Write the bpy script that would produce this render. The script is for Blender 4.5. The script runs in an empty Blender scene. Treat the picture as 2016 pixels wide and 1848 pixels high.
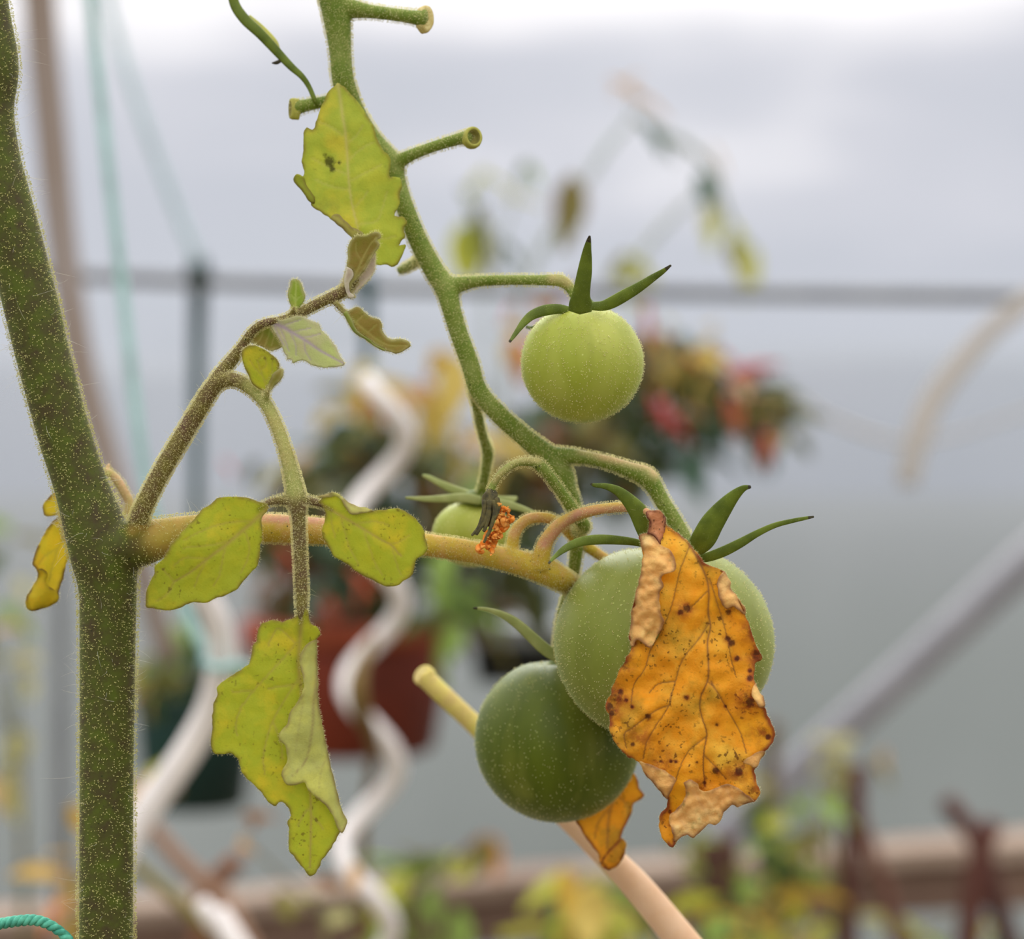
import bpy, math, random
import numpy as np
from mathutils import Vector, Matrix, noise
from mathutils.geometry import delaunay_2d_cdt

random.seed(7); np.random.seed(7)
SC = bpy.context.scene
COL = SC.collection

# ------------------------------------------------------------------ camera, sky, light, exposure
W, H = 2016, 1848
S = 0.21/0.45/W                    # metres per pixel per metre of distance
CAMZ = 1.4
cam_d = bpy.data.cameras.new('camera'); cam = bpy.data.objects.new('camera', cam_d); COL.objects.link(cam)
cam.location = (0, 0, CAMZ); cam.rotation_euler = (math.pi/2, 0, 0)
cam_d.sensor_fit = 'HORIZONTAL'; cam_d.sensor_width = 36; cam_d.lens = 36/(W*S)
cam_d.clip_start = 0.02; cam_d.clip_end = 800
cam_d.dof.use_dof = True; cam_d.dof.focus_distance = 0.447; cam_d.dof.aperture_fstop = 10.5; cam_d.dof.aperture_blades = 0
SC.camera = cam
SC.view_settings.view_transform = 'Standard'; SC.view_settings.look = 'None'
SC.view_settings.gamma = 1; SC.view_settings.use_curve_mapping = False
SC.view_settings.exposure = 0.0
SC.cycles.max_bounces = 10; SC.cycles.transparent_max_bounces = 12

def lin(r, g, b):
    f = lambda c: (c/255/12.92) if c/255 <= 0.04045 else ((c/255+0.055)/1.055)**2.4
    return (f(r), f(g), f(b), 1)

wd = bpy.data.worlds.new('sky'); SC.world = wd; wd.use_nodes = True
nt = wd.node_tree; nt.nodes.clear()
def N(nt, t, **kw):
    n = nt.nodes.new(t)
    for k, v in kw.items():
        if k.startswith('i_'):
            n.inputs[k[2:].replace('_', ' ')].default_value = v
        else: setattr(n, k, v)
    return n
def L(nt, a, b): nt.links.new(a, b)
tc = N(nt, 'ShaderNodeTexCoord'); sep = N(nt, 'ShaderNodeSeparateXYZ'); L(nt, tc.outputs['Generated'], sep.inputs[0])
cl = N(nt, 'ShaderNodeTexNoise', i_Scale=3.2, i_Detail=3.0, i_Roughness=0.5)
mp = N(nt, 'ShaderNodeMapping'); mp.inputs['Scale'].default_value = (1, 1, 3.5); mp.inputs['Location'].default_value = (0.35, 0, 0.2)
L(nt, tc.outputs['Generated'], mp.inputs[0]); L(nt, mp.outputs[0], cl.inputs['Vector'])
ad = N(nt, 'ShaderNodeMath', operation='MULTIPLY_ADD'); ad.inputs[1].default_value = 0.24; L(nt, cl.outputs['Fac'], ad.inputs[0])
L(nt, sep.outputs['Z'], ad.inputs[2])
rmp = N(nt, 'ShaderNodeValToRGB'); e = rmp.color_ramp.elements
e[0].position = 0.0; e[0].color = (0.42, 0.45, 0.50, 1)
e[1].position = 1.0; e[1].color = (2.3, 2.28, 2.28, 1)
for p, c in ((0.14, (0.46, 0.49, 0.55, 1)), (0.19, (0.55, 0.58, 0.66, 1)), (0.25, (0.55, 0.575, 0.66, 1)), (0.28, (0.65, 0.66, 0.74, 1)), (0.322, (1.2, 1.16, 1.18, 1)), (0.48, (1.42, 1.40, 1.41, 1)), (0.7, (1.9, 1.88, 1.88, 1))):
    x = e.new(p); x.color = c
L(nt, ad.outputs[0], rmp.inputs[0])
bg = N(nt, 'ShaderNodeBackground'); L(nt, rmp.outputs[0], bg.inputs[0]); bg.inputs[1].default_value = 1.0
wo = N(nt, 'ShaderNodeOutputWorld'); L(nt, bg.outputs[0], wo.inputs[0])

sun_d = bpy.data.lights.new('sun', 'SUN'); sun_d.energy = 1.9; sun_d.angle = math.radians(45); sun_d.color = (1, .98, .94)
sun = bpy.data.objects.new('sun', sun_d); COL.objects.link(sun); sun.rotation_euler = (math.radians(-52), math.radians(-10), 0); sun.location = (0, 1, 4)

# ------------------------------------------------------------------ helpers
def P(px, py, Y): return Vector(((px-W/2)*S*Y, Y, CAMZ+(H/2-py)*S*Y))
def crop(x0, y0, k, pts): return [(x0+x/k, y0+y/k) for x, y in pts]

def tag(o, label=None, cat=None, group=None, kind=None):
    if label: o['label'] = label
    if cat: o['category'] = cat
    if group: o['group'] = group
    if kind: o['kind'] = kind
    return o
def thing(name, loc, label, cat, group=None):
    o = bpy.data.objects.new(name, None); COL.objects.link(o); o.location = loc; o.empty_display_size = 0.01
    return tag(o, label, cat, group)
def origin(o):
    v = Vector((0, 0, 0))
    while o is not None: v = v + o.location; o = o.parent
    return v
def mk(name, V, F, mats, parent=None, idx=None, smooth=True, attrs=None, at=None, label=None, kind=None):
    """V world coordinates; object origin = parent's origin or `at`"""
    V = np.asarray([tuple(v) for v in V] if not isinstance(V, np.ndarray) else V, dtype=float)
    base = Vector(at) if at is not None else (origin(parent) if parent else Vector((0, 0, 0)))
    V = V - np.array(base)
    me = bpy.data.meshes.new(name)
    if isinstance(F, np.ndarray):
        me.from_pydata(V.tolist(), [], F.tolist())
    else: me.from_pydata(V.tolist(), [], F)
    if not isinstance(mats, (list, tuple)): mats = [mats]
    for m in mats: me.materials.append(m)
    if idx is not None: me.polygons.foreach_set('material_index', np.asarray(idx, dtype=np.int32))
    if smooth: me.polygons.foreach_set('use_smooth', np.ones(len(me.polygons), dtype=bool))
    if attrs:
        for k, a in attrs.items():
            at_ = me.attributes.new(k, 'FLOAT', 'POINT'); at_.data.foreach_set('value', np.asarray(a, dtype=np.float32))
    me.update()
    o = bpy.data.objects.new(name, me); COL.objects.link(o)
    if parent: o.parent = parent; o.location = base-origin(parent)
    else: o.location = base
    if label: o['label'] = label
    if kind: o['kind'] = kind
    return o

def spline(pts, n=6):
    """Catmull-Rom through rows of any dimension"""
    A = np.asarray(pts, dtype=float)
    if len(A) < 3: n = max(n, 2)
    B = np.vstack([2*A[0]-A[1], A, 2*A[-1]-A[-2]])
    out = []
    for i in range(1, len(B)-2):
        p0, p1, p2, p3 = B[i-1], B[i], B[i+1], B[i+2]
        for k in range(n):
            t = k/n
            out.append(0.5*((2*p1)+(-p0+p2)*t+(2*p0-5*p1+4*p2-p3)*t*t+(-p0+3*p1-3*p2+p3)*t**3))
    out.append(A[-1]); return np.array(out)

def tube_w(C, R, ns=14, flat=1.0, bump=0.0, caps=True):
    """tube through world points C (n,3) with radii R; flat squashes it towards the camera axis"""
    C = np.asarray(C, dtype=float); R = np.asarray(R, dtype=float)
    T = np.gradient(C, axis=0); T /= np.linalg.norm(T, axis=1)[:, None]+1e-12
    V, F = [], []
    for i in range(len(C)):
        d = np.array([0., 1., 0.]) if abs(T[i][1]) < 0.93 else np.array([0., 0., 1.])
        n1 = np.cross(T[i], d); n1 /= np.linalg.norm(n1); n2 = np.cross(n1, T[i])
        for k in range(ns):
            a = 2*math.pi*k/ns; r = R[i]*(1+bump*math.sin(a*3+i*0.7))
            V.append(C[i]+n1*math.cos(a)*r+n2*math.sin(a)*r*flat)
    n = len(C)
    for i in range(n-1):
        for k in range(ns):
            k2 = (k+1) % ns
            F.append((i*ns+k, i*ns+k2, (i+1)*ns+k2, (i+1)*ns+k))
    if caps:
        V.append(C[0]-T[0]*R[0]*0.35); V.append(C[-1]+T[-1]*R[-1]*0.35)
        a, b = len(V)-2, len(V)-1
        for k in range(ns):
            k2 = (k+1) % ns
            F.append((a, k2, k)); F.append((b, (n-1)*ns+k, (n-1)*ns+k2))
    return V, F
def tube(pts, n=6, **kw):
    """pts rows: px, py, Y, radius in px"""
    Q = spline(pts, n)
    C = [P(q[0], q[1], q[2]) for q in Q]; R = [max(q[3], 0.05)*S*q[2] for q in Q]
    return tube_w(C, R, **kw)
def join(parts):
    V, F, idx = [], [], []
    for j, (v, f) in enumerate(parts):
        o = len(V); V += [tuple(x) for x in v]; F += [tuple(a+o for a in t) for t in f]; idx += [j]*len(f)
    return V, F, idx

def fuse(tubes, voxel, it=6, fac=0.5):
    V, F, _ = join(tubes)
    me = bpy.data.meshes.new('tmp'); me.from_pydata([tuple(v) for v in V], [], F); me.update()
    o = bpy.data.objects.new('tmp', me); COL.objects.link(o)
    m = o.modifiers.new('r', 'REMESH'); m.mode = 'VOXEL'; m.voxel_size = voxel
    s = o.modifiers.new('s', 'SMOOTH'); s.factor = fac; s.iterations = it
    dg = bpy.context.evaluated_depsgraph_get(); dg.update()
    ev = o.evaluated_get(dg); m2 = ev.to_mesh()
    n = len(m2.vertices); co = np.empty(n*3); m2.vertices.foreach_get('co', co); co = co.reshape(-1, 3)
    faces = [tuple(p.vertices) for p in m2.polygons]
    ev.to_mesh_clear(); bpy.data.objects.remove(o); bpy.data.meshes.remove(me)
    return co, faces

def tri_sample(V, F, n, rng):
    V = np.asarray([tuple(v) for v in V] if not isinstance(V, np.ndarray) else V, dtype=float)
    T = []
    for f in F:
        for k in range(1, len(f)-1): T.append((f[0], f[k], f[k+1]))
    T = np.array(T); a, b, c = V[T[:, 0]], V[T[:, 1]], V[T[:, 2]]
    cr = np.cross(b-a, c-a); ar = np.linalg.norm(cr, axis=1)/2+1e-15
    pick = rng.choice(len(T), n, p=ar/ar.sum())
    u, v = rng.random(n), rng.random(n); s = u+v > 1; u[s], v[s] = 1-u[s], 1-v[s]
    Pn = a[pick]+(b-a)[pick]*u[:, None]+(c-a)[pick]*v[:, None]
    Nn = cr[pick]/(2*ar[pick][:, None])
    return Pn, Nn, ar.sum()

def fuzz_arrays(Pn, Nn, ln, rad, tip, rng, lean=0.25, lo=0.6):
    """short glandular hairs: three-sided stalk + octahedral head"""
    n = len(Pn)
    D = Nn+rng.normal(0, lean, (n, 3)); D /= np.linalg.norm(D, axis=1)[:, None]
    l = ln*(lo+(1-lo)*rng.random(n)*1.6)
    up = np.where(np.abs(D[:, 2:3]) < .9, np.array([[0, 0, 1.]]), np.array([[1., 0, 0]]))
    a = np.cross(D, up); a /= np.linalg.norm(a, axis=1)[:, None]; b = np.cross(D, a)
    E = Pn+D*l[:, None]; Bs = Pn-D*rad*2
    rows = []
    for k in range(3):
        t = 2*math.pi*k/3; rows.append(Bs+(a*math.cos(t)+b*math.sin(t))*rad)
    rows.append(E)
    F = [(0, 1, 3), (1, 2, 3), (2, 0, 3)]
    if tip > 0:
        rows += [E+a*tip, E+b*tip, E-a*tip, E-b*tip, E+D*tip*1.2, E-D*tip]
        for k in range(4):
            F.append((4+k, 4+(k+1) % 4, 8)); F.append((4+(k+1) % 4, 4+k, 9))
    m = len(rows); V = np.stack(rows, 1).reshape(-1, 3)
    Fa = (np.array(F)[None]+(np.arange(n)*m)[:, None, None]).reshape(-1, 3)
    return V, Fa
def long_hairs(Pn, Nn, ln, rad, rng, lean=0.35):
    n = len(Pn); D = Nn+rng.normal(0, lean, (n, 3)); D /= np.linalg.norm(D, axis=1)[:, None]
    l = ln*(0.35+rng.random(n)**1.5*0.9); B = rng.normal(0, .35, (n, 3)); B[:, 2] -= .12
    up = np.where(np.abs(D[:, 2:3]) < .9, np.array([[0, 0, 1.]]), np.array([[1., 0, 0]]))
    a = np.cross(D, up); a /= np.linalg.norm(a, axis=1)[:, None]; b = np.cross(D, a)
    rows = []; segs = 4
    for s in range(segs):
        t = s/segs; c = Pn+D*(l*t)[:, None]+B*(l*t*t)[:, None]; r = rad*(1-t*.75)
        for k in range(3):
            g = 2*math.pi*k/3; rows.append(c+(a*math.cos(g)+b*math.sin(g))*r)
    rows.append(Pn+D*l[:, None]+B*l[:, None])
    F = []
    for s in range(segs-1):
        for k in range(3):
            k2 = (k+1) % 3; F += [(s*3+k, s*3+k2, s*3+3+k2), (s*3+k, s*3+3+k2, s*3+3+k)]
    q = (segs-1)*3
    F += [(q, q+1, q+3), (q+1, q+2, q+3), (q+2, q, q+3)]
    m = len(rows); V = np.stack(rows, 1).reshape(-1, 3)
    Fa = (np.array(F)[None]+(np.arange(n)*m)[:, None, None]).reshape(-1, 3)
    return V, Fa
def cat_arrays(lst):
    V, F, o = [], [], 0
    for v, f in lst: V.append(v); F.append(f+o); o += len(v)
    return np.vstack(V), np.vstack(F)
def inframe(Pn, m=40):
    x = Pn[:, 0]/(S*Pn[:, 1])+W/2; y = H/2-(Pn[:, 2]-CAMZ)/(S*Pn[:, 1])
    return (x > -m) & (x < W+m) & (y > -m) & (y < H+m)

# ------------------------------------------------------------------ materials
def pmat(name, rough=0.55, spec=0.3, sss=None, trans=0.0):
    m = bpy.data.materials.new(name); m.use_nodes = True; t = m.node_tree; t.nodes.clear()
    b = N(t, 'ShaderNodeBsdfPrincipled'); b.inputs['Roughness'].default_value = rough
    b.inputs['Specular IOR Level'].default_value = spec
    if sss: b.inputs['Subsurface Weight'].default_value = sss[0]; b.inputs['Subsurface Radius'].default_value = sss[1]; b.inputs['Subsurface Scale'].default_value = 1.0
    o = N(t, 'ShaderNodeOutputMaterial')
    if trans > 0:
        tr = N(t, 'ShaderNodeBsdfTranslucent'); mx = N(t, 'ShaderNodeMixShader'); mx.inputs[0].default_value = trans
        L(t, b.outputs[0], mx.inputs[1]); L(t, tr.outputs[0], mx.inputs[2]); L(t, mx.outputs[0], o.inputs[0])
        return m, t, b, tr
    L(t, b.outputs[0], o.inputs[0]); return m, t, b, None
def setcol(t, b, tr, sock, boost=None):
    L(t, sock, b.inputs['Base Color'])
    if tr:
        if boost:
            g = N(t, 'ShaderNodeGamma'); g.inputs[1].default_value = boost; L(t, sock, g.inputs[0]); L(t, g.outputs[0], tr.inputs[0])
        else: L(t, sock, tr.inputs[0])
def noi(t, scale, detail=3, coord='Object', stretch=None, rough=.5):
    c = N(t, 'ShaderNodeTexCoord'); n = N(t, 'ShaderNodeTexNoise'); n.inputs['Scale'].default_value = scale
    n.inputs['Detail'].default_value = detail; n.inputs['Roughness'].default_value = rough
    if stretch:
        m = N(t, 'ShaderNodeMapping'); m.inputs['Scale'].default_value = stretch
        L(t, c.outputs[coord], m.inputs[0]); L(t, m.outputs[0], n.inputs['Vector'])
    else: L(t, c.outputs[coord], n.inputs['Vector'])
    return n.outputs['Fac']
def ramp(t, fac, stops, interp='LINEAR'):
    r = N(t, 'ShaderNodeValToRGB'); r.color_ramp.interpolation = interp; e = r.color_ramp.elements
    e[0].position, e[0].color = stops[0]; e[1].position, e[1].color = stops[-1]
    for p, c in stops[1:-1]:
        x = e.new(p); x.color = c
    L(t, fac, r.inputs[0]); return r.outputs[0]
def mixc(t, fac, a, b):
    m = N(t, 'ShaderNodeMix'); m.data_type = 'RGBA'; m.clamp_factor = True
    for s, v in ((0, fac), (6, a), (7, b)):
        if isinstance(v, (int, float, tuple)): m.inputs[s].default_value = v
        else: L(t, v, m.inputs[s])
    return m.outputs[2]
def math_(t, op, a, b=0.0, c=None, clamp=False):
    m = N(t, 'ShaderNodeMath', operation=op); m.use_clamp = clamp
    for s, v in enumerate([a, b] + ([c] if c is not None else [])):
        if isinstance(v, (int, float)): m.inputs[s].default_value = v
        else: L(t, v, m.inputs[s])
    return m.outputs[0]
def step(t, x, a, b):
    m = N(t, 'ShaderNodeMapRange'); m.interpolation_type = 'SMOOTHSTEP'; L(t, x, m.inputs[0])
    m.inputs[1].default_value = a; m.inputs[2].default_value = b; return m.outputs[0]
def attr(t, name):
    a = N(t, 'ShaderNodeAttribute'); a.attribute_name = name; return a.outputs['Fac']
def bumpn(t, b, h, strength, dist):
    n = N(t, 'ShaderNodeBump'); n.inputs['Strength'].default_value = strength; n.inputs['Distance'].default_value = dist
    L(t, h, n.inputs['Height']); L(t, n.outputs[0], b.inputs['Normal'])

def stem_mat(name, c1, c2, c3, warm=None):
    m, t, b, _ = pmat(name, 0.6, 0.2, (0.25, (0.0012, 0.0012, 0.0005)))
    b.inputs['Sheen Weight'].default_value = .22; b.inputs['Sheen Roughness'].default_value = .35; b.inputs['Sheen Tint'].default_value = lin(236, 236, 190)
    f = ramp(t, noi(t, 260, 4, rough=.62), [(0.33, c1), (0.5, c2), (0.68, c3)])
    sp = step(t, noi(t, 1500, 2), 0.67, 0.74)
    f = mixc(t, sp, f, lin(38, 46, 20))
    if warm:
        f = mixc(t, math_(t, 'MULTIPLY', step(t, attr(t, 'warm'), 0.05, 0.95), 0.95), f, ramp(t, noi(t, 180, 3), [(0.35, warm[0]), (0.65, warm[1])]))
    setcol(t, b, None, f); bumpn(t, b, noi(t, 1700, 2), .35, .0002); return m
M = {}
M['stem'] = stem_mat('stem_green', lin(79, 90, 24), lin(74, 76, 29), lin(69, 59, 34), (lin(168, 146, 62), lin(184, 146, 80)))
M['petiole'] = stem_mat('petiole_olive', lin(117, 108, 50), lin(105, 91, 50), lin(97, 72, 56), (lin(150, 158, 84), lin(169, 161, 98)))
M['rachis'] = stem_mat('rachis_yellow', lin(187, 164, 57), lin(181, 153, 55), lin(194, 154, 88), (lin(195, 141, 107), lin(177, 126, 107)))
M['truss'] = stem_mat('truss_green', lin(95, 115, 34), lin(109, 124, 46), lin(124, 134, 65), (lin(177, 165, 109), lin(199, 165, 122)))
M['cane_dry'] = stem_mat('dying_stalk', lin(196, 184, 90), lin(200, 180, 100), lin(190, 165, 100), (lin(214, 172, 138), lin(220, 182, 150)))

def simple(name, c, c2=None, rough=.6, scale=60, trans=0, spec=.3, metal=0):
    m, t, b, tr = pmat(name, rough, spec, None, trans); b.inputs['Metallic'].default_value = metal
    c2 = c2 or tuple(x*.75 for x in c[:3])+(1,)
    setcol(t, b, tr, ramp(t, noi(t, scale, 3), [(0.35, c), (0.65, c2)])); return m
M['hair'] = simple('hair_pale', lin(250, 246, 208), lin(240, 234, 186), .5, 200, .68)
M['hair_w'] = simple('hair_white', lin(245, 243, 232), lin(235, 230, 215), .4, 200, .45)
M['hair_dot'] = simple('hair_dot', lin(240, 236, 184), lin(226, 222, 160), .5, 200, .65)

def leaf_mat(name, cols, vein, *a_, **k_):
    up = lambda c: tuple(min(.93, x*1.25) for x in c[:3])+(1,)
    return leaf_mat_(name, tuple(up(c) for c in cols), up(vein), *a_, **k_)
def leaf_mat_(name, cols, vein, edge, trans=.42, spots=0, spotcol=lin(60, 40, 18), rough=.62, extra=None, scale=120, bs=.5, vein_str=.8, burn=None):
    m, t, b, tr = pmat(name, rough, .22, None, trans+.1)
    f = ramp(t, noi(t, scale, 5, rough=.6), [(0.32, cols[0]), (0.5, cols[1]), (0.68, cols[2])])
    fine = noi(t, 2600, 2)
    f = mixc(t, math_(t, 'MULTIPLY', step(t, fine, .55, .75), .25), f, cols[3] if len(cols) > 3 else tuple(x*.6 for x in cols[0][:3])+(1,))
    if extra: f = mixc(t, math_(t, 'MULTIPLY', step(t, noi(t, extra[1], 4, rough=.65), extra[2], extra[3]), extra[4]), f, extra[0])
    ed = math_(t, 'MULTIPLY', attr(t, 'edge'), math_(t, 'ADD', step(t, noi(t, 300, 3), .35, .6), .25), clamp=True)
    f = mixc(t, ed, f, edge)
    f = mixc(t, math_(t, 'MULTIPLY', attr(t, 'vein'), vein_str), f, vein)
    if spots:
        n1 = noi(t, 1150, 2); g = step(t, noi(t, 160, 3), .38, .62)
        s = math_(t, 'MULTIPLY', step(t, n1, .62-.02*spots, .70-.02*spots), math_(t, 'ADD', math_(t, 'MULTIPLY', g, .9), .08), clamp=True)
        f = mixc(t, math_(t, 'MULTIPLY', s, .85), f, spotcol)
    if burn: f = mixc(t, math_(t, 'MULTIPLY', math_(t, 'MULTIPLY', attr(t, 'spot'), 1.25, clamp=True), math_(t, 'ADD', step(t, noi(t, 420, 4, rough=.7), .42, .6), .35), clamp=True), f, burn)
    sn = math_(t, 'MULTIPLY', attr(t, 'spot'), math_(t, 'ADD', math_(t, 'MULTIPLY', noi(t, 1500, 4, rough=.7), 1.6), .1), clamp=True)
    f = mixc(t, math_(t, 'MULTIPLY', step(t, sn, .3, .75), .88), f, spotcol)
    setcol(t, b, tr, f, .5)
    h = math_(t, 'ADD', math_(t, 'MULTIPLY', noi(t, 500, 4), 1.0), math_(t, 'MULTIPLY', fine, .5))
    bumpn(t, b, h, bs, .0004)
    return m
LG = (lin(160, 160, 38), lin(148, 152, 34), lin(172, 164, 48))
M['leaf_a'] = leaf_mat('leaf_yellow_green', (lin(176, 178, 62), lin(158, 168, 58), lin(184, 176, 60)), lin(182, 172, 104), lin(146, 138, 56), .4, 0, lin(70, 66, 20), extra=(lin(124, 112, 44), 110, .56, .75, .4))
M['leaf_d'] = leaf_mat('leaf_olive_yellow', (lin(166, 164, 40), lin(152, 158, 40), lin(182, 168, 44)), lin(156, 138, 70), lin(142, 130, 52), .42, .15, lin(110, 96, 32))
M['leaf_pale'] = leaf_mat('leaf_underside', (lin(196, 194, 104), lin(178, 178, 104), lin(190, 182, 96)), lin(146, 128, 88), lin(164, 150, 92), .38)
M['leaf_fresh'] = leaf_mat('leaf_fresh', (lin(140, 156, 50), lin(122, 142, 48), lin(160, 160, 62)), lin(176, 180, 110), lin(170, 170, 110), .38)
M['leaf_grey'] = leaf_mat('leaf_downy', (lin(176, 184, 112), lin(166, 172, 112), lin(172, 164, 128)), lin(158, 136, 160), lin(196, 192, 150), .35)
M['leaf_dark'] = leaf_mat('leaf_olive', (lin(120, 120, 40), lin(132, 112, 52), lin(112, 126, 40)), lin(164, 156, 88), lin(176, 170, 112), .35)
M['leaf_pink'] = leaf_mat('leaf_pinkish', (lin(186, 172, 150), lin(176, 160, 146), lin(170, 166, 130)), lin(160, 140, 150), lin(220, 212, 190), .35)
M['leaf_gold'] = leaf_mat('leaf_gold', (lin(206, 178, 40), lin(190, 172, 40), lin(214, 166, 36)), lin(150, 140, 60), lin(120, 92, 40), .4, 0)
M['dead'] = leaf_mat('leaf_orange', (lin(240, 166, 36), lin(226, 154, 34), lin(244, 182, 66), lin(206, 128, 34)), lin(122, 78, 54), lin(150, 78, 40), .34, 1.35, lin(84, 44, 22), extra=(lin(166, 132, 40), 95, .52, .68, .55), scale=80, bs=.7, vein_str=.8, burn=lin(172, 84, 34))
M['dead_under'] = leaf_mat('leaf_tan', (lin(230, 190, 118), lin(220, 172, 102), lin(226, 196, 132), lin(200, 156, 100)), lin(212, 176, 124), lin(176, 128, 82), .28, 0, lin(90, 96, 50), extra=(lin(150, 142, 80), 210, .56, .70, .7), scale=150, bs=.9, vein_str=.4)
M['dead_brown'] = leaf_mat('leaf_brown', (lin(198, 132, 92), lin(184, 120, 82), lin(206, 146, 104)), lin(120, 72, 56), lin(110, 62, 46), .25, .4, lin(80, 44, 30), bs=.9)

def tomato_mat(name, c1, c2, c3, dark, streak=1.0):
    m, t, b, _ = pmat(name, .46, .22, (0.35, (0.003, 0.0032, 0.001)))
    b.inputs['Sheen Weight'].default_value = .28; b.inputs['Sheen Roughness'].default_value = .3; b.inputs['Sheen Tint'].default_value = lin(224, 236, 190)
    f = ramp(t, noi(t, 60, 3, stretch=(1, 1, .35)), [(0.3, c1), (0.5, c2), (0.7, c3)])
    f = mixc(t, math_(t, 'MULTIPLY', step(t, noi(t, 95, 3, stretch=(1.6, 1.6, .22)), .48, .72), .55*streak), f, dark)
    c = N(t, 'ShaderNodeTexCoord'); v = N(t, 'ShaderNodeTexVoronoi'); v.inputs['Scale'].default_value = 620
    L(t, c.outputs['Object'], v.inputs['Vector'])
    dots = math_(t, 'SUBTRACT', 1.0, step(t, v.outputs['Distance'], .07, .15))
    f = mixc(t, math_(t, 'MULTIPLY', dots, .45), f, lin(214, 220, 140))
    setcol(t, b, None, f); bumpn(t, b, noi(t, 1400, 2), .12, .0001)
    b.inputs['Coat Weight'].default_value = .03; b.inputs['Coat Roughness'].default_value = .4
    return m
M['tom1'] = tomato_mat('tomato_lime', lin(162, 172, 69), lin(150, 158, 52), lin(174, 177, 85), lin(131, 139, 40), .8)
M['tom2'] = tomato_mat('tomato_soft_green', lin(128, 136, 56), lin(117, 125, 45), lin(137, 143, 69), lin(101, 108, 38), .7)
M['tom3'] = tomato_mat('tomato_deep_green', lin(92, 105, 19), lin(78, 91, 13), lin(115, 120, 42), lin(130, 134, 58), .9)
M['sepal'] = simple('sepal_green', lin(112, 128, 40), lin(88, 104, 30), .55, 300, .25)
M['sepal_pale'] = simple('sepal_pale', lin(184, 190, 128), lin(166, 174, 108), .6, 300, .3)
M['sepal_tip'] = simple('sepal_tip', lin(62, 58, 36), lin(48, 42, 30), .7, 300)
M['cut'] = simple('cut_stub', lin(206, 190, 132), lin(186, 164, 96), .75, 1200)
M['cut_rim'] = simple('cut_rim', lin(168, 164, 76), lin(150, 146, 64), .7, 900)
M['cut_pit'] = simple('cut_pit', lin(110, 104, 46), lin(132, 124, 58), .8, 900)
M['dry_flower'] = simple('dried_calyx', lin(96, 88, 52), lin(62, 58, 40), .8, 900)
M['petal'] = simple('dried_petal', lin(255, 200, 110), lin(250, 172, 70), .75, 900, .5)

# ------------------------------------------------------------------ leaf sheets
def seg_dist(pts, line):
    """distance of points (n,2) to polyline, plus param along it"""
    A = np.asarray(line, dtype=float); best = np.full(len(pts), 1e9); par = np.zeros(len(pts))
    Ls = np.linalg.norm(np.diff(A, axis=0), axis=1); tot = Ls.sum()+1e-9; acc = 0
    for i in range(len(A)-1):
        d = A[i+1]-A[i]; t = np.clip(((pts-A[i])@d)/(d@d+1e-12), 0, 1); q = A[i]+t[:, None]*d
        r = np.linalg.norm(pts-q, axis=1); m = r < best
        best[m] = r[m]; par[m] = (acc+t[m]*Ls[i])/tot; acc += Ls[i]
    return best, par
def inside(pts, poly):
    x, y = pts[:, 0], pts[:, 1]; c = np.zeros(len(pts), bool); A = np.asarray(poly); j = len(A)-1
    for i in range(len(A)):
        xi, yi = A[i]; xj, yj = A[j]
        m = ((yi > y) != (yj > y)) & (x < (xj-xi)*(y-yi)/((yj-yi) if yj != yi else 1e-9)+xi); c ^= m; j = i
    return c
def resample(line, sp, closed=False):
    A = np.asarray(line, dtype=float)
    if closed: A = np.vstack([A, A[:1]])
    d = np.r_[0, np.cumsum(np.linalg.norm(np.diff(A, axis=0), axis=1))]
    n = max(2, int(d[-1]/sp)); s = np.linspace(0, d[-1], n, endpoint=not closed)
    return np.stack([np.interp(s, d, A[:, k]) for k in (0, 1)], 1)
def rbf(ctrl):
    """smooth depth field (mm) from control points (px,py,mm)"""
    C = np.asarray(ctrl, dtype=float)
    def f(p):
        if len(C) == 1: return np.full(len(p), C[0, 2])
        w = 1/(((p[:, None]-C[None, :, :2])**2).sum(2)+900.0)**1.3
        return (w*C[:, 2]).sum(1)/w.sum(1)
    return f
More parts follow.
